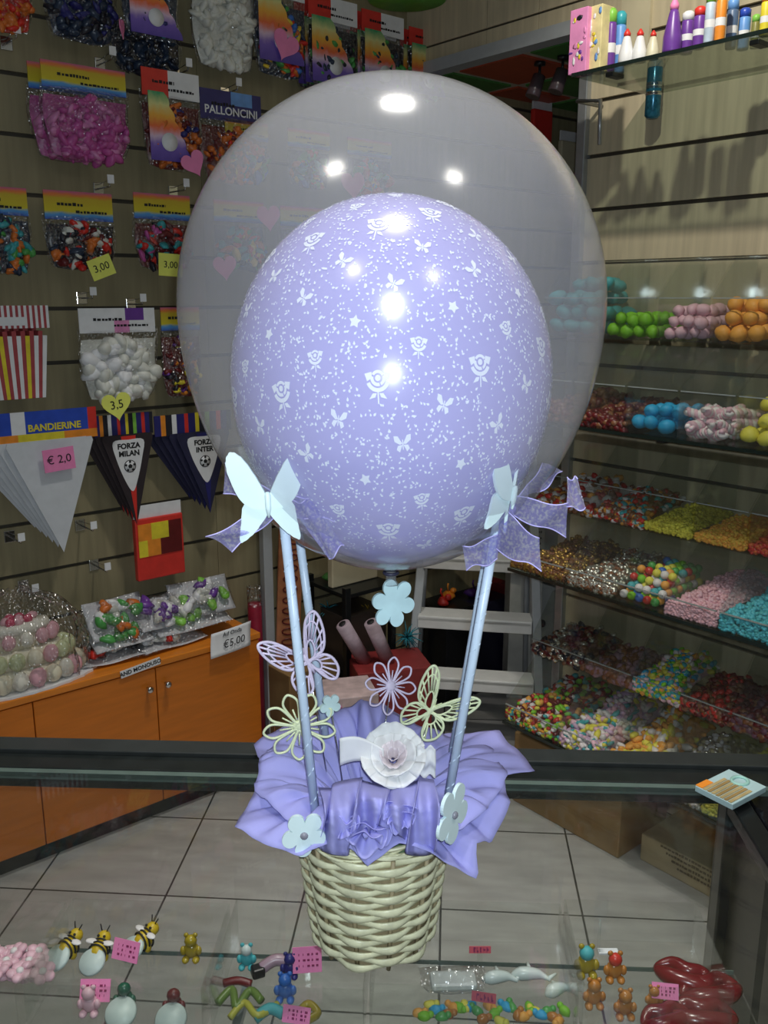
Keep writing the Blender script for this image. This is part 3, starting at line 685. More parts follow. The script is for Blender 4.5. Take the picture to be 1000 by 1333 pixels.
boxthing('patterned_box', 'pale pink flowered box in front of the red box', 'box', (yz(452, 890, 2.95).x, 2.90, 0), .25, .19, .17, .385, mat('pale_pink_card', (.55, .42, .42), .5, .2, 25), dots)
# teal tinsel and yellow things
TIN = mat('teal_tinsel', (.03, .22, .28), .25, .3); 
for i, (px, py, Y, r, m, lb) in enumerate(((428, 795, 3.3, .04, TIN, 'teal tinsel tuft between the sticks'), (530, 830, 3.25, .055, TIN, 'teal tinsel tuft below the hanging flower'), (482, 800, 3.3, .045, mat('mustard', (.55, .36, .03), .5, .2), 'mustard yellow bow behind the hanging flower'))):
    q = yz(px, py, Y); o = thing('tinsel_tuft', lb, 'decoration', q, 0); b = MB(); rr = random.Random(i)
    for k in range(40):
        d = Vector((rr.gauss(0, 1), rr.gauss(0, .6), rr.gauss(0, 1))).normalized()*r*rr.uniform(.6, 1.2); b.tube([(0, 0, 0), d*.5+Vector((0, 0, .006)), d], [.003, .0025, .001], m, 4)
    tag(b.build('strands', o), kind='stuff')
# toys on the rack, left of ladder
for i, (t_, s_, z_, m) in enumerate(((2.54, 2.62, .4405, RED), (2.12, 2.66, .656, WHITEP), (2.75, 2.64, .4305, PURP), (1.98, 2.66, .656, GREENC), (2.61, 2.66, .4405, ORP))):
    q = wL(t_, s_, z_); nm = ['red', 'white', 'purple', 'green', 'orange'][i]; o = thing('toy', '%s toy lying %s' % (nm, 'on the dark rack' if i in (1, 3) else 'on a box behind the ladder'), 'toy', q, .2*i); b = MB()
    b.ell((0, 0, 0), (.05 if i == 2 else .028, .03, .022), m, None, 2, .2, i); b.ell((.02, -.01, .022), (.016, .014, .014), m, None, 2, .1, i+5); b.build('toy_body', o)
    b = MB(); b.tube([(0, 0, .018), (-.012, -.005, .045), (-.008, -.005, .06)], .004, m, 6); b.build('toy_handle', o)
# dark stand with black boxes behind ladder treads
for i, (x, w, h, m) in enumerate(((2.575, .17, .42, BLACK), (2.775, .21, .41, mat('ink_blue_box', (.012, .012, .03), .35)), (2.915, .05, .45, DKRED))):
    boxthing('display_box', ['black box left behind the ladder', 'ink blue box in the middle behind the ladder', 'narrow dark red box right behind the ladder'][i], 'box', wL(x, 2.645, 0), RZL, w, .2, h, m)
def wr(o):
    b = MB(); rr = random.Random(2)
    for k in range(9): b.box(-.055+.0, -.055+.01, -.062, -.060, .80-.028*k, .815-.028*k, INK)
    for k in range(7): scribble(b, -.02, .055, .62+.025*k, -.0612, INK, rr, .010)
    b.build('black_print', o)
boxthing('white_carton', 'white printed carton standing behind the right ladder rail', 'carton', (.60, 3.70, 0), .05, .14, .12, .86, mat('white_card', (.55, .54, .50), .5, .06), wr)
o = boxthing('white_locker', 'pale locker with black knobs behind the ladder', 'locker', (.80, 3.86, 0), -.05, .30, .2, .90, mat('locker_white', (.50, .50, .48), .45, .05), None)
for z in (.30, .52, .78):
    b = MB(); b.lathe([(.006, 0), (.018, .010), (.016, .020), (.001, .022)], BLACK, 14, Matrix.Translation((-.10, -.10, z)) @ Matrix.Rotation(PI/2, 4, 'X')); tag(b.build('knob', o), label='black knob')

# ladder
lad = thing('step_ladder', 'grey step ladder with flat white treads standing in the passage', 'ladder', (.33, 3.16, 0), 0)
lo = Vector((.33, 3.16, 0))
rails = (((.075, 3.20, 0), (.205, 3.56, 1.25)), ((.59, 3.12, 0), (.565, 3.48, 1.25)))
def lerp(a, b, k): return Vector(a)*(1-k)+Vector(b)*k
for a, c in rails:
    b = MB(); d = (Vector(c)-Vector(a)).normalized(); x = Vector((1, 0, 0)); y = d.cross(x).normalized(); x = y.cross(d).normalized()
    Mx = basis(x, y, d, Vector(a)-lo); b.box(-.017, .017, -.030, .030, .002, (Vector(c)-Vector(a)).length, GREYP, Mx, .004); b.build('rail', lad)
    b = MB(); b.box(-.021, .021, -.034, .034, 0, .03, BLACK, Mx, .004); b.build('foot', lad)
for a, c in (((.14, 3.64, 0), (.205, 3.58, 1.25)), ((.60, 3.56, 0), (.565, 3.50, 1.25))):
    b = MB(); b.tube([Vector(a)-lo, Vector(c)-lo], .012, GREYP, 8); b.build('rear_leg', lad)
for zt in (.285, .505, .725, .945, 1.165):
    k = zt/1.25; a, c = lerp(*rails[0], k), lerp(*rails[1], k); dx = (c-a); L = dx.length; dx.normalize(); dy = Vector((-dx.y, dx.x, 0))
    Mx = basis(dx, dy, (0, 0, 1), a-lo); b = MB(); b.box(.012, L-.012, -.055, .05, -.022, 0, WHITE, Mx, .004); b.box(.012, L-.012, -.055, -.045, -.05, -.005, WHITE, Mx, .003); b.build('tread', lad)
# track spotlights of the passage ceiling
for i, (px, py) in enumerate(((703, 100), (733, 95))):
    q = onR(px, py-18, 2.62); p = wR(q[0], 2.62, 2.497)
    o = thing('track_spotlight', 'small dark spotlight under the coloured ceiling panels, %s one' % ('left' if i == 0 else 'right'), 'spotlight', p, .4)
    b = MB(); b.lathe([(.02, 0), (.02, -.012), (.001, -.012)], BLACK, 16); b.tube([(0, 0, -.01), (0, 0, -.05)], .005, BLACK, 8); b.build('mount', o)
    b = MB(); b.lathe([(.001, 0), (.022, 0), (.026, -.075), (.024, -.076), (.001, -.070)], mat('spot_shell', (.10, .07, .08), .3), 18, Matrix.Translation((0, 0, -.045)) @ Matrix.Rotation(.35, 4, 'Y')); b.build('lamp_head', o)
for i, (px, py, m) in enumerate(((705, 160, RED), (740, 200, CREAM), (757, 222, PINKP))):
    t, z = onL(px, py, SL-.04); o = thingL('party_bag', ['red card', 'cream card', 'pink card'][i]+' packet hanging on the far wall right of the clear balloon', 'bag', t, SL-.04, z-.08)
    b = MB(); b.box(-.06, .06, -.012, .012, 0, .13, m, None, .006); b.build('packet_body', o); b = MB(); b.box(-.06, .06, -.004, .004, .13, .17, WHITEP); b.build('header_card', o)

# ================================================================== RIGHT WALL: glass shelves with bins
TE = [-1.86, -1.64, -1.46, -1.30, -1.14, -.98, -.82]
def shelf(label, z, t0, t1, s0):
    o = thingR('glass_shelf', label, 'shelf', (t0+t1)/2, s0, z); hw = (t1-t0)/2; d = SR-s0-.002
    b = MB(); b.box(-hw, hw, .003, d, -.008, 0, SHELFG); b.build('pane', o)
    b = MB(); b.box(-hw, hw, 0, .003, -.009, .0005, GEDGE); b.build('front_edge', o)
    x = -hw+.10
    while x < hw:
        b = MB(); b.box(x-.012, x+.012, .03, .08, -.020, -.0085, BLACK, None, .002); b.build('bracket', o); x += .40
    return o
shelf('topmost glass shelf, carrying boxes and bubble tubes', 2.278, -1.69, .2, 2.06)
shelf('glass shelf under the pink, orange and blue marshmallow bins', 1.340, -1.86, .2, 2.06)
shelf('glass shelf under the silver, gumball and teal candy bins', .862, -1.86, .2, 2.06)
shelf('lowest glass shelf, just above the counter rail', .335, -1.86, .2, 2.06)
# wire bracket at wall end
o = thingR('wire_bracket', 'bent grey wire bracket on the wall end under the top shelf', 'bracket', -1.86, SR, 2.19); b = MB()
b.tube([(0, -.002, .075), (0, -.12, .075), (.10, -.14, .06), (.105, -.14, -.06)], .006, ALU, 8); b.build('wire', o)
def binbox(label, t0, t1, s0, s1, z, h, front):
    o = thingR('candy_bin', label, 'candy bin', (t0+t1)/2, s0, z); w = t1-t0-.004; d = s1-s0; b = MB(); th = .0025
    b.box(-w/2, w/2, 0, d, 0, th, ACRYL); b.box(-w/2, w/2, d-th, d, th, h, ACRYL)
    for sg in (-1, 1):
        x = sg*w/2; xa, xb = sorted((x, x-sg*th)); b.add([(xa, 0, th), (xb, 0, th), (xb, d-th, th), (xa, d-th, th), (xa, 0, front), (xb, 0, front), (xb, d*.45, h), (xa, d*.45, h), (xb, d-th, h), (xa, d-th, h)],
            [(0, 3, 9, 7, 4), (1, 5, 6, 8, 2), (4, 7, 6, 5), (7, 9, 8, 6), (0, 4, 5, 1)], ACRYL)
    b.build('tray', o)
    b = MB(); b.box(-w/2+th, w/2-th, 0, th, th, front, ACRYL); b.box(-w/2+th, w/2-th, -.001, th+.001, front-.003, front, mat('acrylic_edge', (.30, .33, .32), .2)); b.build('front_panel', o)
    b = MB(); b.add([(-w/2, .002, front+.002), (w/2, .002, front+.002), (w/2, d*.45, h+.002), (-w/2, d*.45, h+.002)], [(0, 1, 2, 3)], ACRYL); b.add([(-w/2, d*.45, h+.002), (w/2, d*.45, h+.002), (w/2, d, h+.002), (-w/2, d, h+.002)], [(0, 1, 2, 3)], ACRYL); b.build('lid', o, solid=.002)
    return o
def pile(t0, t1, s0, s1, z, hmax, r, proto, label, group, n, seed, flat=1.0, lean=.0):
    """stack separate pieces in the bin: layer by layer, heaped to the back"""
    rr = random.Random(seed); first = True; cnt = 0; layer = 0
    gx = r*2.05; 
    while cnt < n and layer < 9:
        zz = z+.0035+r*flat*(1+1.55*layer); off = (layer % 2)*.5*gx
        s_front = s0+.006+r+layer*lean
        y = s_front
        while y < s1-r and cnt < n:
            x = t0+.006+r+off
            while x < t1-r-.004 and cnt < n:
                if zz > z+hmax*(.62+.5*(y-s0)/(s1-s0)): x += gx; continue
                p = wR(x+rr.uniform(-.25, .25)*r, y+rr.uniform(-.2, .25)*r, zz+rr.uniform(-.05, .3)*r)
                rot = (rr.uniform(-.5, .5), rr.uniform(-.5, .5), rr.uniform(0, 6.3))
                if first:
                    proto.location = p; proto.rotation_euler = rot; tag(proto, label, 'candy', group); first = False
                else:
                    k_ = rr.uniform(.86, 1.12); dup(proto, p, None, rot).scale = (k_, k_*rr.uniform(.9, 1.05), k_)
                cnt += 1; x += gx
            y += gx
        layer += 1
def protoball(name, m, r, sq=(1, 1, .85), noise=.06, sub=2):
    b = MB(); b.ell((0, 0, 0), (r*sq[0], r*sq[1], r*sq[2]), m, None, sub, noise, int(r*1e4)); return b.build(name)
def prototwist(name, m1, m2, L, r):
    b = MB(); n = 26
    for s_, m in ((0, m1), (PI, m2)):
        b.tube([(L*(k/n-.5), r*.55*math.cos(s_+k*.75), r*.55*math.sin(s_+k*.75)) for k in range(n+1)], r*.62, m, 7)
    return b.build(name)
def grains(t0, t1, s0, s1, z, h, cols, r, n, label, seed, back=.5, cat='candy', sq=(1.3, 1, .8)):
    """heap of tiny sweets nobody could count: one object"""
    rr = random.Random(seed); o3 = wR((t0+t1)/2, (s0+s1)/2, z+.003)
    M0 = basis(UR, NR, (0, 0, 1), (0, 0, 0)); b = MB(); ph = rr.uniform(0, 6)
    def hf(u, v): return h*(.45+back*v)*(.75+.25*math.sin(PI*u)+.10*math.sin(9*u+ph)*math.sin(7*v+ph))
    tw, sw = t1-t0-.012, s1-s0-.012
    def fn(u, v): return (t0+.006+tw*u, s0+.006+sw*v, z+.0035+max(.003, hf(u, v)-r*.7))
    b.grid(fn, 14, 14, cols[-1], M0)
    vb = []
    for k in range(int(n*1.5)):
        u, v = rr.random(), rr.random()**1.1
        p = fn(u, v); zz = p[2]+rr.uniform(0, .9)*r
        if rr.random() < .35: v = 0; zz = z+.004+rr.random()*hf(u, 0); p = fn(u, 0); p = (p[0], s0+.004+r*.6, zz)
        M = M0 @ Matrix.Translation((p[0], p[1], zz)) @ Matrix.Rotation(rr.uniform(0, 3), 4, 'Z') @ Matrix.Rotation(rr.uniform(-1, 1), 4, 'Y')
        s_ = r*rr.uniform(.8, 1.2); b.ell((0, 0, 0), (s_*sq[0], s_*sq[1], s_*sq[2]), rr.choice(cols), M, 1)
    o = b.build('candy_heap', None, o3); tag(o, label, cat, None, 'stuff'); return o
mm = lambda n, c, r=.55: mat(n, c, r, .08, 40)
GRN = mm('lime_sugar', (.20, .52, .02)); PNK = mm('rose_sugar', (.74, .46, .54)); ORG = mm('orange_sugar', (.80, .36, .06)); TEA = mm('teal_sugar', (.06, .38, .42)); BLU = mm('azure_sugar', (.02, .36, .66)); YLW = mm('lemon_sugar', (.74, .66, .08)); WSG = mm('white_sugar', (.75, .70, .70)); LIL = mm('lilac_sugar', (.58, .40, .58)); REDS = mm('red_sugar', (.55, .04, .03), .3); BRN = mm('brown_sugar', (.22, .09, .04), .35); GLD = mat('gold_foil', (.55, .33, .08), .22, .2, 60, metal=.7); SLV = mat('silver_foil', (.75, .72, .64), .2, .1, 60, metal=.8); MIX = [REDS, GRN, ORG, WSG, TEA, YLW]
PKG = mm('pink_grain', (.72, .40, .45)); CYG = mm('cyan_grain', (.08, .46, .56))
UPS, UPE = 2.185, 2.41; LOS, LOE = 2.068, 2.40
binlab = lambda w, tier: 'clear acrylic bin of %s, %s' % (w, tier)
T1, T2 = 'upper tier of the highest candy shelf', 'lower tier of the highest candy shelf'
T3, T4 = 'upper tier of the middle candy shelf', 'lower tier of the middle candy shelf'
T5, T6 = 'upper tier of the lowest candy shelf', 'lower tier of the lowest candy shelf'
U1, U2, U3 = 1.580, 1.072, .545
up1 = ['teal candies', 'lime green balls', 'pale pink marshmallows', 'orange fruit balls', 'rose marshmallows', 'white marshmallows']
lo1 = ['brown and red strips', 'dark red pieces', 'azure balls', 'pink and white twists', 'lemon yellow balls', 'lilac balls']
up2 = ['red and brown sweets', 'mixed small sweets', 'yellow grains', 'golden grains', 'red grains', 'orange grains']
lo2 = ['gold wrapped sweets', 'silver wrapped sweets', 'coloured gumballs', 'pink grains', 'teal grains', 'red drops']
up3 = ['shiny dark sweets', 'mauve jelly pieces', 'mixed wrapped sweets', 'dark red jellies', 'mauve dark jellies', 'brown drops']
lo3 = ['mixed jelly beans', 'pastel gummies', 'orange and white gummies', 'clear wrapped sweets', 'lime yellow grains', 'brown grains']
for i in range(6):
    a, c = TE[i], TE[i+1]
    binbox(binlab(up1[i], T1), a, c, UPS, UPE, U1, .22, .117); binbox(binlab(lo1[i], T2), a, c, LOS, LOE, 1.3405, .225, .125)
    binbox(binlab(up2[i], T3), a, c, UPS, UPE, U2-.026, .21, .11); binbox(binlab(lo2[i], T4), a, c, LOS, LOE, .8625, .17, .05)
    binbox(binlab(up3[i], T5), a, c, UPS, UPE, U3, .19, .05); binbox(binlab(lo3[i], T6), a, c, LOS, LOE, .3355, .195, .06)
def P(tier): return {'u1': (UPS, UPE, U1), 'l1': (LOS, LOE, 1.3405), 'u2': (UPS, UPE, U2-.026), 'l2': (LOS, LOE, .8625), 'u3': (UPS, UPE, U3), 'l3': (LOS, LOE, .3355)}[tier]
def fill(tier, i, h, r, proto, label, group, n, seed, **k): a = P(tier); pile(TE[i], TE[i+1], a[0], a[1], a[2], h, r, proto, label, group, n, seed, **k)
def heap(tier, i, h, cols, r, n, label, seed, **k): a = P(tier); return grains(TE[i], TE[i+1], a[0], a[1], a[2], h, cols, r, n, label, seed, **k)
fill('u1', 1, .105, .020, protoball('green_candy', GRN, .021, (1, .9, .85), .1), 'lime green candy ball in the bin beside the clear balloon', 'lime green candies', 34, 1)
fill('u1', 2, .105, .0185, protoball('pink_marshmallow', PNK, .0195, (1, .9, .95), .12), 'pale pink marshmallow between the lime green and the orange candy', 'pale pink marshmallows', 52, 2)
fill('u1', 3, .12, .022, protoball('orange_candy', ORG, .0235, (1, 1, .9), .05), 'orange candy ball in the upper right bins', 'orange candies', 32, 3)
fill('u1', 4, .10, .0185, protoball('rose_marshmallow', PNK, .0195, (1.1, .9, .9), .12), 'rose marshmallow right of the orange candy', 'rose marshmallows', 44, 4)
fill('l1', 2, .10, .021, protoball('blue_candy', BLU, .022, (1, 1, .92), .05), 'azure candy ball on the highest candy shelf', 'azure candies', 30, 5, lean=.02)
fill('l1', 3, .15, .019, prototwist('candy_twist', PNK, WSG, .062, .012), 'pink and white candy twist between azure and yellow sweets', 'pink and white twists', 60, 6, lean=.012, flat=.75)
fill('l1', 4, .135, .023, protoball('yellow_candy', YLW, .0245, (1, 1, .8), .06), 'lemon yellow candy at the right edge of the photo', 'lemon yellow candies', 32, 7, lean=.015)
fill('l2', 2, .10, .0125, protoball('gumball', TEA, .0125, (1, 1, 1), 0), 'teal gumball in the bin of coloured gumballs', 'teal gumballs', 0, 8)
# gumballs of several colours
bpy.data.objects.remove(bpy.data.objects['gumball'])
rr = random.Random(5); protos = {}
GB = [('green', GRN), ('teal', TEA), ('red', REDS), ('blue', BLL), ('yellow', YLW), ('white', WSG), ('orange', ORG), ('dark green', GRL)]
zg = .8625
for layer in range(4):
    for iy in range(9-layer):
        for ix in range(6):
            x = TE[2]+.02+ix*.0255+(layer % 2)*.008; y = LOS+.02+iy*.0255+layer*.022
            if x > TE[3]-.015 or (layer > 1 and rr.random() < .15): continue
            nm, m = GB[0] if rr.random() < .1 else rr.choice(GB)
            p = wR(x, y, zg+.0165+layer*.0205)
            if nm in protos: dup(protos[nm], p)
            else:
                o = protoball('gumball', m, .0128, (1, 1, 1), 0); o.location = p; tag(o, '%s gumball in the bin of coloured gumballs' % nm, 'candy', '%s gumballs' % nm); protos[nm] = o
heap('l1', 0, .07, [BRN, DKRED], .014, 120, 'heap of brown strips behind the lilac balloon edge', 11)
heap('l1', 1, .06, [DKRED, DKRED, BRN], .013, 140, 'heap of dark red pieces left of the azure balls', 12)
heap('u2', 0, .09, [REDS, BRN, ORG, WSG], .012, 160, 'heap of red and brown sweets behind the ribbon bow', 13)
heap('u2', 1, .075, [REDS, REDS, BRN, ORG, WSG, TEA, BRN], .010, 260, 'heap of mixed small sweets right of the ribbon bow', 14)
heap('u2', 2, .055, [YLW, YLW, mm('ochre_grain', (.50, .46, .05))], .006, 420, 'heap of yellow grains on the middle candy shelf', 15)
heap('u2', 3, .050, [mm('gold_grain', (.70, .42, .06)), ORG], .006, 420, 'heap of golden grains right of the yellow grains', 16)
heap('u2', 4, .058, [mm('scarlet_grain', (.62, .13, .04)), REDS], .007, 420, 'heap of red grains at the right edge of the photo', 17)
heap('l2', 0, .055, [GLD, GLD, BRN], .009, 260, 'heap of gold wrapped sweets beside the ribbon tail', 18)
heap('l2', 1, .060, [SLV, SLV, SLV, BRN], .009, 330, 'heap of silver wrapped sweets on the middle candy shelf', 19)
heap('l2', 3, .075, [PKG, PKG, PNK], .006, 520, 'heap of pink grains right of the gumballs', 20)
heap('l2', 4, .095, [CYG, CYG, TEA], .007, 420, 'heap of teal grains at the right edge of the photo', 21)
heap('u3', 0, .07, [DKRED, BKL, SLV, BRN], .012, 150, 'heap of shiny dark sweets right of the ladder', 22)
heap('u3', 1, .05, [mm('mauve_jelly', (.30, .17, .2)), BRN], .012, 150, 'heap of mauve jelly pieces on the lowest candy shelf', 23)
heap('u3', 2, .10, [ORG, TEA, GRN, WSG, YLW, BLU, PNK], .010, 260, 'heap of mixed wrapped sweets with a white label, lowest candy shelf', 24)
heap('u3', 3, .065, [DKRED, REDS, BRN], .011, 200, 'heap of dark red jellies on the lowest candy shelf', 25)
heap('u3', 4, .085, [mm('plum', (.14, .06, .09)), BRN, DKRED], .012, 180, 'heap of plum jellies by the right edge of the photo', 26)
heap('l3', 0, .09, [REDS, GRN, ORG, WSG, YLW, TEA, DKRED], .011, 240, 'heap of mixed jelly beans at the foot of the ladder', 27)
heap('l3', 1, .11, [WSG, TEA, PNK, WSG, YLW, LIL], .012, 240, 'heap of pastel gummies on the lowest candy shelf', 28, sq=(1.7, .8, .7))
heap('l3', 2, .11, [ORG, WSG, YLW, ORG], .015, 150, 'heap of orange and white gummies on the lowest candy shelf', 29, sq=(1.5, .8, .7))
heap('l3', 3, .09, [mm('straw_sweet', (.42, .36, .2)), WSG, SLV], .009, 240, 'heap of clear wrapped sweets left of the lime yellow grains', 30)
heap('l3', 4, .10, [mm('lime_grain', (.52, .52, .07)), YLW], .007, 420, 'heap of lime yellow grains above the counter rail', 31)
# teal candy tower seen behind the front bins, upper left
fill('u1', 0, .2, .026, protoball('teal_candy', TEA, .027, (1, .9, .8), .12), 'teal candy in the bin behind the clear balloon', 'teal candies', 44, 33)
# plinth and cartons on the floor below
boxthing('plinth', 'brown wooden plinth on the floor under the candy shelves', 'plinth', wR(-1.66, 2.146+.13, 0), RZR, .44, .26, .26, CARD, None, 'plinth_body')
h_c = onR(833, 1083, 2.197)[1]
def lines(o):
    b = MB(); rr = random.Random(9)
    for k in range(4): scribble(b, -.09+.02*k, .08, .085-.016*k, -.112, mat('faded_print', (.12, .08, .04), .7), rr, .008)
    b.build('print', o)
boxthing('carton', 'closed cardboard carton on the tiled floor right of the plinth', 'carton', wR(-1.396+.16, 2.197+.11, 0), RZR, .32, .22, h_c, CARD2, lines)
b = MB()

# products on the topmost shelf
def topx(px, py, s): return onR(px, py, s)
ZT = 2.2785
def prod(kind, px, wpx, pyt, s, label, m, m2=None, cat='bottle', name=None):
    t, _ = topx(px, 60, s); t2, _ = topx(px+wpx, 60, s); w = (t2-t); _, zt_ = topx(px, pyt, s); h = max(.05, zt_-ZT)
    o = thingR(name or kind, label, cat, t, s, ZT)
    if kind == 'toy_box':
        b = MB(); b.box(-w/2, w/2, -.025, .025, 0, h, m, None, .002); b.build('carton', o)
        rr = random.Random(int(px)); b = MB()
        for k in range(14):
            b.ell((rr.uniform(-.4, .4)*w, -.0255, h*rr.uniform(.08, .92)), (rr.uniform(.05, .2)*w, .001, rr.uniform(.02, .08)*h), rr.choice(m2), None, 1, .1, k)
        b.build('print', o)
    elif kind == 'cone_bottle':
        r = w/2; b = MB(); b.lathe([(r*.9, 0), (r, .006), (r*.95, h*.3), (r*.5, h*.72), (r*.35, h*.80), (.001, h*.81)], m, 20); b.build('bottle_body', o)
        b = MB(); b.lathe([(r*.42, h*.78), (r*.46, h*.86), (r*.25, h*.95), (r*.12, h), (.001, h)], m2, 16); b.build('cap', o)
    else:
        r = w/2; b = MB(); b.lathe([(r*.92, 0), (r, .005), (r, h*.74), (r*.9, h*.78), (.001, h*.78)], m, 18); b.lathe([(r*1.01, h*.3), (r*1.01, h*.45)], WHITEP, 18, caps=False); b.build('tube_body', o)
        b = MB(); b.lathe([(r*.95, h*.78), (r*.98, h*.95), (r*.6, h), (.001, h)], m2, 18); b.build('cap', o)
    return o
prod('toy_box', 760, 23, 14, 2.095, 'pink and yellow picture box at the left end of the top shelf', PINKP, [YEL, PURP, WHITEP, PINKP, BKL], 'box')
prod('toy_box', 781, 18, 10, 2.11, 'yellow and pale blue picture box beside the pink one', mat('pale_yellow_print', (.78, .68, .35), .4, .2), [SKYB, WHITEP, YEL], 'box')
prod('bubble_tube', 795, 11, 12, 2.13, 'purple tube with olive cap beside the picture boxes', PURP, LIME)
prod('bubble_tube', 807, 12, 16, 2.16, 'light blue tube behind the white cones', SKYB, TEALP)
prod('cone_bottle', 816, 17, 38, 2.09, 'white cone bottle with red cap, nearest the picture boxes', WHITEP, RED)
prod('cone_bottle', 833, 17, 38, 2.10, 'white cone bottle with red cap, middle of three', WHITEP, RED)
prod('cone_bottle', 850, 15, 40, 2.10, 'cream cone bottle with red cap, nearest the purple cone', mat('cream_print', (.75, .70, .52), .4), RED)
prod('cone_bottle', 875, 22, -2, 2.09, 'tall purple cone bottle with pink cap', PURP, PINKTAG)
prod('bubble_tube', 894, 14, 16, 2.12, 'purple and white bottle right of the tall cone', PURP, WHITEP)
prod('bubble_tube', 909, 14, 10, 2.10, 'violet bottle with red cap on the top shelf', PURP, RED)
prod('bubble_tube', 922, 12, -10, 2.08, 'white and blue bubble tube with lime cap', mat('ice_print', (.50, .60, .72), .35, .2), LIME)
prod('bubble_tube', 936, 12, -14, 2.09, 'orange red bubble tube on the top shelf', ORP, RED)
prod('bubble_tube', 951, 13, 0, 2.16, 'slate blue bubble tube set back on the top shelf', mat('slate_print', (.10, .16, .28), .35), SKYB)
prod('bubble_tube', 967, 14, 12, 2.19, 'bright blue bubble tube with white foot', SKYB, BLUE)
prod('bubble_tube', 982, 10, 20, 2.20, 'olive bubble tube near the right edge', mat('olive_print', (.25, .24, .06), .4), LIME)
prod('bubble_tube', 994, 13, -8, 2.12, 'yellow bubble tube with orange cap at the right edge', YEL, ORP)
t, z = onR(841, 153, 2.33)
o = thingR('bubble_wand', 'glittery blue tube hanging below the top shelf against the wall', 'tube', t, 2.36, z); b = MB()
b.lathe([(.015, 0), (.022, .008), (.022, .13), (.020, .134), (.001, .134)], mat('blue_glitter', (.03, .16, .26), .2, .4, 90, metal=.4), 18); b.build('tube_body', o)
b = MB(); b.lathe([(.0225, .060), (.023, .062), (.023, .068), (.0225, .070)], CHROME, 18); b.lathe([(.0225, .078), (.023, .080), (.023, .084), (.0225, .086)], CHROME, 18); b.build('bands', o)
b = MB(); b.tube([(0, 0, .13), (0, .03, .16), (0, .058, .165)], .002, CHROME, 6); b.build('loop', o)

# ================================================================== DISPLAY COUNTER
ca = math.radians(-2.7); CU = Vector((math.cos(ca), math.sin(ca), 0)); CV = Vector((-math.sin(ca), math.cos(ca), 0))
ZC = .92
cnt = thing('display_counter', 'glass display counter with dark metal rails under the balloon basket', 'counter', (0, 1.35, 0), ca)
# local y: 0 = inner edge of the far rail
XL, XR = -1.5, .57; YN = -.75
b = MB(); b.box(XL, XR-.005, YN, .0, ZC-.008, ZC, GLASS); b.build('glass_top', cnt)
b = MB(); b.box(XL, XR+.6, .0, .012, ZC-.012, ZC+.0005, GEDGE2); b.build('top_edge', cnt)
b = MB(); b.box(XL, XR+.9, .012, .105, ZC-.035, ZC+.002, mat('black_rail', (.014, .017, .017), .22, .2, 30), None, .003); b.box(XL, XR+.9, .060, .105, ZC+.001, ZC+.010, mat('black_rail2', (.03, .034, .034), .25), None, .002); tag(b.build('far_rail', cnt), label='black far rail')
b = MB(); b.box(XR-.02, XR+.016, -.03, .012, 0.02, ZC-.013, DARKMETAL, None, .003); b.build('corner_post', cnt)
b = MB(); b.box(XR-.02, XR+.012, YN, -.03, ZC-.025, ZC+.001, DARKMETAL, None, .003); b.build('end_rail', cnt)
b = MB(); b.box(XR-.002, XR+.01, -.16, -.031, .01, ZC-.026, BLACK); b.build('end_panel', cnt)
b = MB(); b.box(XL, XR-.02, .003, .008, .05, ZC-.013, GLASS); b.build('far_glass', cnt)
b = MB(); b.box(XL, XR-.004, -.03, .012, 0, .05, DARKMETAL); b.build('base_rail', cnt)
ZI = .690
b = MB(); b.box(XL+.05, XR-.025, YN, -.135, ZI-.006, ZI, GLASS); b.box(XL+.05, XR-.025, -.137, -.135, ZI-.006, ZI+.0005, GEDGE2); b.build('inner_shelf', cnt)
for i in range(3):
    b = MB(); x = [-1.0, -.2, .5][i]; b.box(x-.006, x+.006, YN, -.18, ZI-.022, ZI-.0065, ALU); b.build('shelf_bracket', cnt)
# neighbouring dark counter to the right
q = cnt
nb = thing('side_counter', 'black glossy counter end at the right edge of the photo', 'counter', (.0, 1.35, 0), ca)
b = MB(); b.box(XR+.075, XR+.75, -.20, .10, 0, ZC-.04, BLACK, None, .004); b.build('cabinet_body', nb)
b = MB(); b.box(XR+.018, XR+.8, -.22, -.005, ZC-.036, ZC-.006, mat('gloss_black', (.008, .008, .01), .08, .1), None, .003); b.build('top_slab', nb)
# small printed carton on the rail corner
pc_ = [atz(*q_, ZC+.02) for q_ in ((942, 1051), (1000, 1020), (958, 996), (905, 1030))]
ctr = sum(pc_, Vector())/4
o = thing('printed_carton', 'small flat teal and brown printed carton on the right counter corner', 'carton', (ctr.x, ctr.y, ZC+.0105), .62)
b = MB(); b.box(-.045, .045, -.034, .034, 0, .010, mat('pale_teal_card', (.42, .58, .60), .4, .08), None, .001); b.build('carton_body', o)
b = MB(); 
for k in range(7): b.box(-.044, .012, -.030+.0075*k, -.0245+.0075*k, .010, .0112, mat('wafer_print', (.34, .22, .08), .5, .2) if k % 2 else mat('wafer_print2', (.45, .34, .16), .5, .2))
b.tube([(.024+.014*math.cos(a*.45), .012*math.sin(a*.45), .0108) for a in range(14)], .003, mat('mint_print', (.35, .62, .55), .4), 5, True)
b.box(-.044, -.015, .022, .034, .010, .0112, ORP); b.build('print', o)

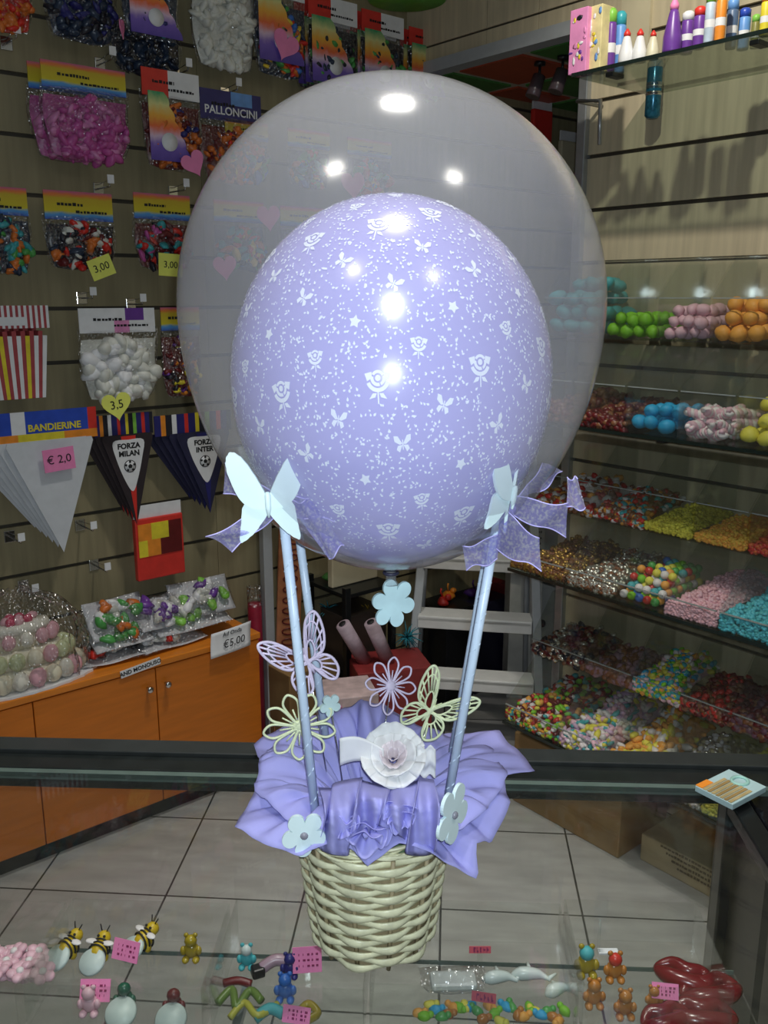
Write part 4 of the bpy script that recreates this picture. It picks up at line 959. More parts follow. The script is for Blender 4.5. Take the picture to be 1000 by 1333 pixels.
# sweets in the counter, on the inner shelf
def zi(px, py, dz=0): return atz(px, py, ZI+dz)
def tray(px0, px1, py0, py1, label):
    a = zi((px0+px1)/2, py0); c = zi((px0+px1)/2, py1); l = zi(px0, (py0+py1)/2); r_ = zi(px1, (py0+py1)/2)
    w = r_.x-l.x; d = a.y-c.y; o = thing('sweet_tray', label, 'tray', ((l.x+r_.x)/2, (a.y+c.y)/2, ZI+.0005), ca); b = MB(); t = .002; h = .075
    b.box(-w/2, w/2, -d/2, d/2, 0, t, ACRYL); b.build('tray_floor', o); b = MB()
    b.box(-w/2, w/2, d/2-t, d/2, t, h, ACRYL); b.box(-w/2, w/2, -d/2, -d/2+t, t, h, ACRYL); b.box(-w/2, -w/2+t, -d/2+t, d/2-t, t, h, ACRYL); b.box(w/2-t, w/2, -d/2+t, d/2-t, t, h, ACRYL); b.build('tray_wall', o)
tray(-60, 60, 1226, 1345, 'clear tray of pink flower sweets at the left edge of the counter'); tray(66, 285, 1226, 1345, 'clear tray of bee sweets in the counter'); tray(292, 480, 1226, 1345, 'clear tray of coloured jelly figures left of the basket foot'); tray(486, 738, 1226, 1345, 'clear tray of white gummy figures right of the basket foot'); tray(745, 925, 1226, 1345, 'clear tray of dark red jelly lips at the right')
PF = mm('pale_pink_jelly', (.72, .44, .52), .4)
b = MB()
for k in range(5):
    a = 2*PI*k/5; b.ell((.011*math.cos(a), .011*math.sin(a), 0), (.009, .009, .006), PF, None, 2)
b.ell((0, 0, .004), (.006, .006, .005), WSG, None, 2); pf = b.build('flower_candy'); tag(pf, 'pale pink flower sweet at the left edge inside the counter', 'candy', 'pink flower sweets')
rr = random.Random(3); first = True
for iy in range(3):
    for ix in range(6):
        p = zi(-25+ix*15+iy*3, 1240+iy*13, .009+.010*((ix+iy) % 2)); rot = (rr.uniform(-.4, .4), rr.uniform(-.4, .4), rr.uniform(0, 6))
        if first: pf.location = p; pf.rotation_euler = rot; first = False
        else: dup(pf, p, None, rot)
BEEY = mm('bee_yellow', (.62, .42, .02), .4); DISC = mm('sugar_disc', (.50, .58, .56), .4)
def bee(px, py, yaw, label):
    o = thing('bee_sweet', label, 'candy', zi(px, py, .001), yaw)
    b = MB(); b.lathe([(.001, 0), (.019, 0), (.021, .003), (.019, .007), (.001, .007)], DISC, 24, Matrix.Translation((0, -.020, .012)) @ Matrix.Rotation(.6, 4, 'X')); b.build('sugar_disc', o)
    b = MB(); b.ell((0, 0, .018), (.014, .017, .015), BEEY); b.ell((0, .017, .028), (.011, .011, .011), BEEY); b.ell((-.010, 0, .008), (.005, .006, .008), BEEY); b.ell((.010, 0, .008), (.005, .006, .008), BEEY); b.build('bee_body', o)
    b = MB()
    for y in (-.006, .001, .008): b.tube([(.0142*math.cos(a*.42), y, .018+.0152*math.sin(a*.42)) for a in range(15)], .0016, INK, 5, True)
    b.build('stripe', o)
    b = MB(); b.ell((-.005, .010, .036), (.0022, .0022, .0022), INK); b.ell((.005, .010, .036), (.0022, .0022, .0022), INK); b.tube([(-.004, .02, .037), (-.008, .024, .046)], .001, INK, 4); b.tube([(.004, .02, .037), (.008, .024, .046)], .001, INK, 4); b.build('face', o)
    b = MB(); b.ell((-.014, .004, .030), (.010, .006, .002), WSG); b.ell((.014, .004, .030), (.010, .006, .002), WSG); b.build('wing', o)
bee(90, 1246, -.5, 'yellow bee sweet nearest the pink flower sweets'); bee(130, 1250, -.2, 'yellow bee sweet in the middle of the three'); bee(188, 1236, -.7, 'striped yellow bee sweet right of the upper pink tag')
def figure(name, px, py, m, label, disc=None, s=1.0, ears=True, yaw=0, cap=None):
    o = thing(name, label, 'candy', zi(px, py, .001), yaw); b = MB()
    b.ell((0, 0, .016*s), (.012*s, .010*s, .014*s), m); b.ell((0, -.002*s, .034*s), (.010*s, .009*s, .010*s), cap or m)
    for sg in (-1, 1):
        b.ell((sg*.012*s, -.004*s, .018*s), (.005*s, .005*s, .008*s), m); b.ell((sg*.008*s, -.008*s, .005*s), (.006*s, .008*s, .005*s), m)
        if ears: b.ell((sg*.007*s, 0, .043*s), (.004*s, .003*s, .004*s), m)
    b.build('figure_body', o)
    if disc:
        b = MB(); b.lathe([(.001, 0), (.021, 0), (.023, .003), (.021, .008), (.001, .008)], disc, 24, Matrix.Translation((0, -.022, .010)) @ Matrix.Rotation(.5, 4, 'X')); b.build('sugar_disc', o)
    return o
OLV = mm('olive_jelly', (.35, .26, .02), .25); AMB = mm('amber_jelly', (.45, .17, .03), .25); DGN = mm('forest_jelly', (.02, .10, .06), .25); DKJ = mm('crimson_jelly', (.16, .008, .015), .22); WGM = mm('frosted_gummy', (.55, .62, .60), .3)
figure('jelly_bear', 250, 1248, OLV, 'olive yellow jelly bear right of the striped bee'); figure('jelly_turtle', 164, 1312, DGN, 'dark green jelly figure on a white disc', DISC, 1.0, False); figure('jelly_turtle', 228, 1320, DKRED, 'dark red jelly figure on a white disc', DISC, 1.0, False); figure('jelly_bear', 118, 1318, PF, 'pink jelly bear below the pink tag at lower left', None, 1.0)
figure('jelly_bear', 762, 1268, OLV, 'olive jelly bear at the left of the right hand tray', None, 1.15, True, 0, TEA); figure('jelly_bear', 799, 1274, AMB, 'amber jelly bear right of the olive one', None, 1.05, True, 0, REDS); figure('jelly_bear', 772, 1308, AMB, 'amber jelly bear in front of the olive one', None, 1.0); figure('jelly_bear', 812, 1322, AMB, 'amber jelly bear at the bottom edge of the photo'); figure('jelly_bear', 850, 1310, AMB, 'small amber jelly bear below the right pink tag', None, .8)
figure('jelly_bear', 322, 1258, TEA, 'teal and clear jelly bear with red feet', None, .9, True, 0, WGM); figure('jelly_bear', 372, 1300, BLL, 'blue jelly bear left of the pink tag by the basket', None, 1.0); figure('jelly_bear', 378, 1270, NAVY, 'navy jelly bear behind the blue one', None, .9)
def shapes(name, px, py, m, label, pts, r, z=.01):
    o = thing(name, label, 'candy', zi(px, py, z), 0); b = MB(); b.tube(catmull([Vector(p)*1.0 for p in pts], 5, False), r, m, 8); b.build('jelly_body', o); return o
shapes('jelly_snake', 310, 1306, mm('green_yellow_jelly', (.12, .20, .03), .3), 'green and yellow jelly snake at the bottom edge', [(-.03, 0, 0), (-.012, .02, .006), (.0, -.012, .004), (.015, .018, .006), (.034, .0, .004)], .006)
shapes('jelly_snake', 328, 1318, mm('yellow_jelly', (.45, .42, .05), .3), 'yellow jelly snake beside the green one', [(-.03, -.01, 0), (-.012, .012, .006), (.01, -.012, .006), (.036, .012, .004)], .005)
shapes('jelly_stick', 310, 1280, DKRED, 'dark red jelly stick left of the black cube', [(-.022, 0, 0), (0, .002, .003), (.02, -.002, 0)], .006)
boxthing('liquorice_cube', 'black liquorice cube among the jelly figures', 'candy', zi(336, 1270, .001), .4, .020, .018, .016, BLACK, None, 'cube', .003)
shapes('jelly_fish', 358, 1258, mm('mauve_gummy', (.36, .24, .30), .3), 'mauve gummy right of the black cube', [(-.02, -.004, 0), (0, .004, .008), (.022, .006, .004)], .009)
shapes('jelly_ring', 400, 1322, OLV, 'yellow jelly curl in front of the basket foot', [(-.015, 0, 0), (0, .015, .006), (.015, .0, .004), (.0, -.012, .003)], .006)
shapes('jelly_ring', 350, 1326, TEA, 'teal jelly curl at the bottom edge', [(-.02, 0, 0), (0, .012, .006), (.02, .004, .004)], .008)
def dino(px, py, label, s=1.0):
    o = thing('gummy_dolphin', label, 'candy', zi(px, py, .006), random.uniform(-.4, .4)); b = MB()
    b.tube(catmull([(-.026*s, -.004, 0), (-.008*s, .002, .003), (.012*s, .006, .003), (.028*s, .002, 0)], 4, False), [.002, .005, .008, .010, .010, .010, .009, .008, .007, .005, .004, .003, .002][:13], WGM, 8); b.tube([(0, .004, .006), (-.006*s, .020*s, .006)], [.005, .002], WGM, 6); b.tube([(.024*s, .003, 0), (.034*s, .014*s, .002)], [.004, .002], WGM, 6); b.build('gummy_body', o)
dino(650, 1276, 'frosted white gummy nearest the red tags'); dino(690, 1272, 'frosted white gummy in the middle of the right tray', 1.1); dino(727, 1292, 'small frosted white gummy nearest the olive bear', .8)
rr = random.Random(12); cols = [('orange', ORG), ('lime', GRN), ('yellow', YLW), ('blue', BLU), ('green', GRL), ('amber', AMB)]
protos = {}
for k in range(26):
    nm, m = cols[k % 6]; p = zi(545+k*7.6, 1316+rr.uniform(-8, 14), .009)
    rot = (0, 0, rr.uniform(0, 6))
    if nm in protos: dup(protos[nm], p, None, rot)
    else:
        b = MB(); b.ell((0, 0, 0), (.010, .007, .007), m, None, 2, .1, k); b.ell((.009, 0, .003), (.005, .005, .005), m); o = b.build('gummy_drop'); o.location = p; tag(o, '%s gummy drop along the bottom edge, right of the basket foot' % nm, 'candy', '%s gummy drops' % nm); protos[nm] = o
# dark red jelly lips
def lips(px, py, yaw, s, label):
    o = thing('jelly_lips', label, 'candy', zi(px, py, .008), yaw); b = MB()
    b.tube(catmull([(-.040*s, 0, 0), (-.020*s, .014*s, .004), (0, .008*s, .005), (.020*s, .014*s, .004), (.040*s, 0, 0)], 4, False), [.002+.009*s*math.sin(PI*k/16)**.7 for k in range(17)], DKJ, 10)
    b.tube(catmull([(-.040*s, 0, 0), (-.018*s, -.012*s, .004), (.018*s, -.012*s, .004), (.040*s, 0, 0)], 5, False), [.002+.011*s*math.sin(PI*k/15)**.7 for k in range(16)], DKJ, 10); b.build('jelly_body', o)
lips(892, 1272, -.5, 1.15, 'dark red jelly lips beside the right pink tag, uppermost'); lips(925, 1290, .2, 1.2, 'dark red jelly lips against the counter end'); lips(915, 1322, -.1, 1.2, 'dark red jelly lips at the bottom right corner'); lips(868, 1326, .3, 1.0, 'dark red jelly lips at the bottom edge below the right pink tag')
def ctag(px, py, wpx, hpx, m, label, rx=.9, yaw=0, dz=.03):
    p = zi(px, py, dz); w = wpx*p.y/F*1.1; h = hpx*p.y/F*1.15; o = thing('price_card', label, 'price tag', (p.x, p.y, ZI+.001), yaw)
    b = MB(); M = Matrix.Translation((0, 0, dz)) @ Matrix.Rotation(-rx+.55, 4, 'X'); b.box(-w/2, w/2, -.0007, .0007, -h/2, h/2, m, M); rr = random.Random(int(px))
    for k in range(3): scribble(b, -w*.3, w*.3, h*.22-k*h*.22, -.0012, mat('tag_ink', (.25, .02, .10), .6), rr, h*.07) if False else [b.box(-w*.3+q*w*.15, -w*.3+q*w*.15+w*.1*rr.random(), -.0013, -.0006, h*.2-k*h*.22-.001, h*.2-k*h*.22+.002, mat('tag_ink', (.25, .02, .10), .6), M) for q in range(5)]
    b.build('card', o); b = MB(); b.box(-.004, .004, 0, .003, 0, dz, ACRYL); b.build('holder', o)
ctag(164, 1238, 40, 26, PINKTAG, 'pink price card between two bee sweets', 1.0, -.3); ctag(124, 1290, 42, 28, PINKTAG, 'pink price card above the pink jelly bear', 1.0); ctag(400, 1250, 40, 34, PINKTAG, 'pink price card touching the left foot of the basket', .8, .1); ctag(386, 1322, 40, 22, PINKTAG, 'pink price card at the bottom edge left of the basket', 1.0, -.2); ctag(866, 1291, 36, 20, PINKTAG, 'pink price card beside the dark red lips', 1.0, -.15)
RTAG = mat('red_tag', (.60, .10, .14), .5); ctag(625, 1237, 30, 9, RTAG, 'narrow red price card right of the basket foot, upper one', .8); ctag(630, 1299, 34, 13, RTAG, 'narrow red price card right of the basket foot, lower one', .8, -.2)
o = thing('clear_packet', 'clear shiny packet beside the basket foot inside the counter', 'packet', zi(590, 1284, .001), .05); M = Matrix.Rotation(-PI/2, 4, 'X'); pk = pillow(.10, .055, .022, -.0275, FILM, 77); b = MB(); b.add(pk.v, pk.f, FILM, Matrix.Translation((0, 0, .012)) @ M, True); b.build('film', o)
b = MB(); b.box(-.035, .035, -.018, .018, .003, .016, mat('milky_sweet', (.62, .66, .64), .35), None, .006); b.build('sweet_bar', o)
o = thing('white_clip', 'white label clip on the counter shelf right of the basket', 'clip', zi(790, 1240, .001), 0); b = MB(); b.box(-.014, .018, -.006, .006, 0, .004, WHITEP, None, .001); b.build('clip_foot', o); b = MB(); b.box(-.015, -.012, -.004, .004, .004, .055, ACRYL); b.build('clip_arm', o)

# ================================================================== THE BALLOON ARRANGEMENT
BC = Vector((-.013, .986, ZC)); HB = .175
def rad(z): return .071+(.092-.071)*(z/HB)**.9
bk = thing('basket', 'round woven straw basket on the glass counter', 'basket', BC+Vector((0, 0, .0005)), 0)
NST = 12
b = MB(); vs = []; rows = 17
for j in range(rows):
    zc = .008+j*.0092; n = NST*8; sec = [(-.0046, -.0006), (-.0038, .0012), (0, .0020), (.0038, .0012), (.0046, -.0006), (0, -.0012)]
    vv = []; ff = []; K = len(sec)
    rr = random.Random(j); wob = rr.uniform(0, 6)
    for k in range(n):
        a = 2*PI*k/n; amp = .0046*math.sin(NST/2*a+j*PI); r = rad(zc)+amp
        bul = 1+.20*math.cos(NST*a+PI); zz = zc+.0008*math.sin(3*a+wob)
        for dz, dr in sec: vv.append(((r+dr)*math.cos(a), (r+dr)*math.sin(a), max(.0005, zz+dz*bul)))
    for k in range(n):
        q = (k+1) % n
        for e in range(K): ff.append((k*K+e, q*K+e, q*K+(e+1) % K, k*K+(e+1) % K))
    b.add(vv, ff, STRAW, None, True)
for k in range(NST):
    a = 2*PI*(k+.5)/NST; u = Vector((math.cos(a), math.sin(a), 0)); v = Vector((-u.y, u.x, 0))
    b.tube([u*rad(0)+Vector((0, 0, .002)), u*rad(.08)+Vector((0, 0, .08)), u*rad(.16)+Vector((0, 0, .16))], .0028, STRAWD, 6)
b.build('weave', bk)
b = MB(); b.lathe([(.001, .002), (.064, .002), (.068, .006), (rad(.16)-.0065, .16)], STRAWD, 40, caps=False); b.build('lining', bk)
b = MB()
for k in range(9):
    ph = k*.7; b.tube([((rad(HB)-.001+.0045*math.sin(5*a*2*PI/72+ph+k))*math.cos(a*2*PI/72), (rad(HB)-.001+.0045*math.sin(5*a*2*PI/72+ph+k))*math.sin(a*2*PI/72), .163+.012*(k/8)+.004*math.cos(5*a*2*PI/72+ph)) for a in range(72)], .0020, STRAW, 6, True)
b.build('rim', bk)
# filler inside the basket
fo = thing('floral_foam', 'block filling the basket under the lavender tissue', 'foam', BC+Vector((0, 0, .008)), 0)
b = MB(); b.lathe([(.001, 0), (.055, 0), (.078, .140), (.07, .150), (.001, .150)], mat('green_foam', (.12, .2, .1), .9), 28); b.build('foam_block', fo)

# --- tissue paper
tis = thing('tissue_paper', 'crumpled lavender tissue paper flaring over the basket rim', 'tissue paper', BC+Vector((0, 0, .14)), 0)
TO = BC+Vector((0, 0, .14))
def sheet(ctrl, name, crest, rin, seed, amp, kf, nth=200, nr=18, zin=1.075):
    pts = [aty(*c) for c in ctrl]; A = sorted([(math.atan2(p.y-BC.y, p.x-BC.x), p) for p in pts], key=lambda q: q[0])
    A = [(A[-1][0]-2*PI, A[-1][1])]+A+[(A[0][0]+2*PI, A[0][1])]
    rr = random.Random(seed); ph = [rr.uniform(0, 6.3) for _ in range(6)]
    def bd(a):
        for i in range(len(A)-1):
            if A[i][0] <= a <= A[i+1][0]:
                k = (a-A[i][0])/(A[i+1][0]-A[i][0]+1e-9); return A[i][1]*(1-k)+A[i+1][1]*k
        return A[0][1]
    def fn(u, v):
        a = -PI+2*PI*u; e = bd(a); d = Vector((math.cos(a), math.sin(a), 0))
        p0 = Vector((BC.x, BC.y, zin))+d*rin; el = Vector((e.x-BC.x, e.y-BC.y, 0)); m = Vector((BC.x, BC.y, crest+.02*math.sin(3*a+ph[0])))+d*(.078+.3*max(0, el.length-.1))
        m.z = max(m.z, e.z+.02)
        p = p0*(1-v)**2+m*2*v*(1-v)+e*v*v
        f = math.sin(kf*a+ph[1]+2*v)+.6*math.sin(2.3*kf*a+ph[2]-3*v)+.4*math.sin(4.1*kf*a+ph[3]+5*v)
        tn = Vector((-d.y, d.x, 0)); env = math.sin(PI*min(1, v*.8+.1))
        return p+Vector((0, 0, 1))*amp*f*env+tn*amp*.6*math.sin(1.7*kf*a+ph[4]+6*v)*env+d*amp*.5*math.sin(kf*2*a+ph[5])*env
    b = MB(); b.grid(fn, nth, nr, TISSUE, None, True); b.v = [v-TO for v in b.v]; return b.build(name, tis, solid=.0007)
sheet([(305, 1078, .90), (345, 1100, .875), (392, 1112, .86), (440, 1095, .87), (480, 1126, .868), (520, 1095, .875), (560, 1112, .87), (624, 1144, .885), (618, 1095, .90), (640, 1100, .92), (664, 1045, .95), (655, 1010, 1.0), (698, 1005, 1.03), (650, 950, 1.13), (560, 960, 1.15), (500, 915, 1.13), (455, 925, 1.13), (400, 930, 1.13), (330, 968, 1.08), (345, 1005, 1.0)], 'outer_sheet', 1.135, .03, 3, .0055, 9)
sheet([(330, 1030, .93), (385, 1075, .885), (430, 1085, .88), (470, 1095, .88), (520, 1075, .885), (580, 1090, .885), (630, 1060, .91), (662, 1010, .97), (640, 975, 1.08), (560, 950, 1.13), (520, 930, 1.12), (470, 910, 1.10), (430, 930, 1.10), (370, 955, 1.07), (340, 985, 1.0)], 'inner_sheet', 1.14, .025, 8, .007, 12)
# front ruffles
b = MB()
def ruf(u, v):
    px = 415+150*u; w0 = .5+.5*math.sin(11*u+1); py = 1012+14*w0+(82+20*math.sin(9*u)-14*w0)*v
    Y = .935-.062*min(1, v*2.6)**.7-(.010*math.sin(2*PI*6*u+2.5*v)+.006*math.sin(2*PI*13*u+4*v))*min(1, v*3)-.008*math.sin(PI*v)+.003*math.sin(31*u+17*v)*math.sin(23*v-9*u)
    return aty(px+8*math.sin(2*PI*4*u+3*v), py, Y)-TO
b.grid(ruf, 150, 16, TISSUE); b.build('ruffle', tis, solid=.0007)
for px, py, r0, sd in ((478, 1086, 1.0, 0), (520, 1062, .75, 2), (448, 1072, .7, 4)):
    c0 = aty(px, py, .868); b = MB()
    def curl(u, v, c0=c0, r0=r0, sd=sd):
        a = 2*PI*2.1*u+sd; r = (.003+.011*u+.010*v*(1+.3*math.sin(3*a)))*r0
        return c0-TO+Vector((r*math.cos(a)*1.15, -.020*v*r0*(1-.4*u)+.010*u+.003*math.sin(5*a+sd), r*math.sin(a)*.95+.003*math.sin(4*a)))
    b.grid(curl, 110, 8, TISSUE); b.build('rosette', tis, solid=.0007)

# --- paper rose
rc = aty(512, 985, .945); ro = thing('paper_rose', 'white and pale pink paper rose in the middle of the tissue', 'rose', rc-Vector((0, 0, .03)), 0)
Mr = Matrix.Translation((0, 0, .028)) @ Matrix.Rotation(math.radians(42), 4, 'X')
for ring, (n, rr_, op, m, L) in enumerate(((6, .030, .95, ROSEW, .026), (5, .021, .62, ROSEW, .026), (5, .013, .35, ROSE, .024), (3, .006, .12, ROSE, .022))):
    for k in range(n):
        a0 = 2*PI*(k+.5*ring)/n
        def pf_(u, v, a0=a0, rr_=rr_, op=op, L=L, n=n, k=k):
            a = a0+(u-.5)*2*PI/n*1.5; fl_ = op*v
            r = rr_*(.35+.65*v)+.008*fl_*v; z = L*(v-.25)*(1-.45*op)+.004*math.sin(6*u+3*k)*v+.0025*math.sin(17*u+k)*v**3
            return (r*math.cos(a), r*math.sin(a), z)
        b = MB(); b.grid(pf_, 14, 9, m, Mr); b.build('petal', ro, solid=.0005)
q0 = aty(470, 982, .935)-ro.location
b = MB(); b.grid(lambda u, v: q0+Vector((-.024+.05*u, .004*math.sin(3*u), -.014+.034*v*(1-.3*u)+.004*math.sin(4*u))), 10, 8, ROSEW); b.build('leaf', ro, solid=.0008)
q0 = aty(556, 990, .94)-ro.location
b = MB(); b.grid(lambda u, v: q0+Vector((-.012+.022*u, .003*math.sin(9*v), -.020+.036*v+.003*math.sin(11*u))), 12, 10, ROSEW); b.build('leaf', ro, solid=.0008)
b = MB(); b.tube([(0, .012, .0), (.0, .014, -.03), (0, .02, -.055)], .002, mat('stem_green', (.1, .25, .1), .5), 6); b.build('stem', ro)

# --- balloons
OC = Vector((.008, 1.0, 1.688)); 
def egg(c, a, up, dn, m, nu=96, nv=64, pinch=0, name='balloon', parent=None):
    b = MB()
    def fn(u, v):
        th = PI*v; z = math.cos(th); r = math.sin(th)
        zz = z*(up if z > 0 else dn)
        if z < 0 and pinch: r *= 1-pinch*(-z)**3*.5
        return (a*r*math.cos(2*PI*u), a*r*math.sin(2*PI*u), zz)
    b.grid(fn, nu, nv, m, None, True); return b
IC = Vector((.008, 1.0, 1.612)); IA, IU, ID = .1745, .193, .206
ob = thing('clear_balloon', 'large clear balloon enclosing the lilac one', 'balloon', OC-Vector((0, 0, .295)), 0)
e = egg(OC, .2265, .231, .288, BUBBLE); e.v = [v+Vector((0, 0, .295)) for v in e.v]; e.build('balloon_skin', ob)
b = MB(); b.lathe([(.012, .010), (.006, 0), (.006, -.012), (.009, -.018), (.001, -.019)], BUBBLE, 16); b.tube([(.008*math.cos(a*.5), .008*math.sin(a*.5), -.004) for a in range(13)], .002, mat('dark_cord', (.03, .03, .06), .5), 6, True); b.build('neck_knot', ob)
lb = thing('lilac_balloon', 'lilac balloon printed with white roses and butterflies inside the clear one', 'balloon', IC-Vector((0, 0, ID)), 0)
e = egg(IC, IA, IU, ID, LAV)
rr = random.Random(21)
def decal(d, spin, polys, size):
    d = d.normalized(); t = Vector((0, 0, 1)).cross(d); t.normalize(); n2 = d.cross(t); c, s_ = math.cos(spin), math.sin(spin)
    T = t*c+n2*s_; B = n2*c-t*s_
    for po_ in polys:
        vs = []
        for x, y in po_:
            q = (d+T*x*size/IA+B*y*size/IA).normalized()
            zz = q.z; p = Vector((q.x*IA, q.y*IA, q.z*(IU if zz > 0 else ID))); vs.append(p*1.0022)
        tri = tessellate_polygon([[Vector((x, y, 0)) for x, y in po_]])
        e.add(vs, [tuple(k) for k in tri], PRINT, None, True)
def arc(cx, cy, r0, r1, a0, a1, n=8):
    o_ = [(cx+r1*math.cos(a0+(a1-a0)*k/n), cy+r1*math.sin(a0+(a1-a0)*k/n)) for k in range(n+1)]; i_ = [(cx+r0*math.cos(a0+(a1-a0)*k/n), cy+r0*math.sin(a0+(a1-a0)*k/n)) for k in range(n, -1, -1)]
    return o_+i_
def leafp(cx, cy, L, W, a):
    c, s_ = math.cos(a), math.sin(a); q = [(0, 0), (L*.35, W), (L, 0), (L*.35, -W)]; return [(cx+x*c-y*s_, cy+x*s_+y*c) for x, y in q]
ROSEP = [arc(0, .25, .0, .17, 0, 6.2), arc(0, .25, .26, .42, .5, 2.6), arc(0, .25, .26, .44, 2.9, 5.0), arc(0, .25, .28, .44, 5.2, 6.6), arc(.0, .22, .50, .72, 3.5, 5.9, 10), leafp(-.35, .25, -.5, .28, -.5), leafp(.35, .25, .5, .28, .5), leafp(-.08, -.55, -.55, .13, .6), leafp(.08, -.55, .55, .13, -.6), [(-.04, -.5), (.04, -.5), (.06, -1.1), (-.02, -1.1)]]
BFLY = [[(.04, .05), (.45, .75), (.85, .8), (.8, .3), (.3, -.02)], [(-.04, .05), (-.45, .75), (-.85, .8), (-.8, .3), (-.3, -.02)], [(.04, -.05), (.5, -.1), (.65, -.45), (.35, -.7)], [(-.04, -.05), (-.5, -.1), (-.65, -.45), (-.35, -.7)], [(-.05, -.5), (.05, -.5), (.05, .4), (-.05, .4)]]
SMALLF = [leafp(0, 0, .8, .3, a*1.2566) for a in range(5)]
GA = PI*(3-5**.5); placed = []
for k in range(150):
    z = 1-2*(k+.5)/150; r = math.sqrt(1-z*z); a = GA*k; d = Vector((r*math.cos(a), r*math.sin(a), z))
    if z < -.80: continue
    w = k % 5
    if w in (0,): decal(d, rr.uniform(-.25, .25), ROSEP, .0155); placed.append((d, .018))
    elif w in (1, 3): decal(d, rr.uniform(-.7, .7), BFLY, .0095); placed.append((d, .010))
    elif w == 2: decal(d, rr.uniform(-.3, .3), ROSEP, .0105); placed.append((d, .012))
    else: decal(d, rr.uniform(0, 3), SMALLF, .0075); placed.append((d, .008))
cnt_d = 0
for k in range(11000):
    z = rr.uniform(-.82, 1); a = rr.uniform(0, 2*PI); r = math.sqrt(1-z*z); d = Vector((r*math.cos(a), r*math.sin(a), z))
    if any((d-q).length*IA < w+.001 for q, w in placed): continue
    decal(d, rr.uniform(0, 3), [leafp(0, 0, 1, .32, 0)], rr.uniform(.0020, .0040))
e.v = [v+Vector((0, 0, ID)) for v in e.v]; e.build('balloon_skin', lb, recalc=False)
b = MB(); b.lathe([(.010, .006), (.005, -.002), (.0052, -.010), (.001, -.011)], LAV, 14); b.build('neck', lb)

# --- four sticks
def stick(a, c, label):
    a, c = aty(*a), aty(*c); a = a+(a-c)*.0; o = thing('stick', label, 'stick', a, 0); b = MB(); v = c-a; b.tube([Vector((0, 0, 0)), v], .0052, STICKM, 10); b.build('rod', o)
    b = MB(); n = 60; ax = v.normalized(); x = ax.orthogonal().normalized(); y = ax.cross(x)
    b.tube([v*(k/n)+(x*math.cos(k*1.1)+y*math.sin(k*1.1))*.0050 for k in range(n+1)], .0009, STICKM, 4); b.build('ribbon_wrap', o)
stick((411, 1062, .915), (367, 655, .905), 'pale blue wrapped stick at the front left, down to the white bead flower')
stick((424, 960, 1.05), (384, 655, 1.05), 'pale blue wrapped stick at the back left')
stick((583, 1042, .925), (652, 655, .925), 'pale blue wrapped stick at the front right')
stick((588, 985, 1.05), (638, 700, 1.05), 'pale blue wrapped stick at the back right, mostly behind the front one')

# --- ribbon bows
def ribquad(o, c, Ys, bulge, name):
    P4 = [aty(c[i][0], c[i][1], Ys[i])-o.location for i in range(4)]
    b = MB()
    def fn(u, v):
        p = (P4[0]*(1-u)+P4[1]*u)*(1-v)+(P4[3]*(1-u)+P4[2]*u)*v
        return p+Vector((0, -bulge*math.sin(PI*u)-.003*math.sin(9*u+4*v), .002*math.sin(7*u+3*v)))
    b.grid(fn, 20, 10, ORGANZA); 
    for v in (0, 1): b.tube([fn(k/19, v) for k in range(20)], .0007, mat('ribbon_edge', (.55, .50, .92), .4), 5)
    b.build(name, o)
KN = mat('ribbon_knot', (.40, .36, .85), .5, .1, 60)
bo = thing('ribbon_bow', 'lavender organza bow behind the left white butterfly', 'bow', aty(362, 652, .893), 0)
b = MB(); b.ell((0, 0, 0), (.012, .008, .011), KN, None, 2, .1); b.build('knot', bo)
ribquad(bo, [(355, 640), (293, 604), (291, 641), (352, 660)], [.893, .915, .915, .893], .006, 'loop')
ribquad(bo, [(356, 645), (322, 652), (267, 701), (302, 717)], [.892, .885, .865, .865], -.004, 'tail') if False else ribquad(bo, [(358, 650), (268, 700), (302, 717), (366, 664)], [.892, .865, .865, .892], .006, 'tail')
ribquad(bo, [(366, 645), (412, 646), (436, 678), (372, 668)], [.89, .880, .878, .89], .005, 'loop')
ribquad(bo, [(372, 652), (398, 652), (448, 708), (428, 729)], [.885, .880, .868, .868], .003, 'tail')
bo = thing('ribbon_bow', 'lavender organza bow at the top of the right sticks', 'bow', aty(660, 660, .913), 0)
b = MB(); b.ell((0, 0, 0), (.012, .008, .011), KN, None, 2, .1); b.build('knot', bo)
ribquad(bo, [(664, 645), (740, 656), (737, 698), (664, 668)], [.91, .90, .90, .91], .008, 'loop')
ribquad(bo, [(737, 660), (762, 662), (752, 622), (739, 622)], [.90, .91, .93, .93], .004, 'tail')
ribquad(bo, [(652, 660), (702, 702), (705, 742), (646, 715)], [.905, .87, .865, .90], .006, 'tail')
ribquad(bo, [(652, 695), (602, 712), (607, 741), (648, 728)], [.905, .90, .90, .905], .004, 'tail')
ribquad(bo, [(672, 650), (706, 604), (732, 612), (700, 642)], [.915, .96, .96, .925], .005, 'loop')

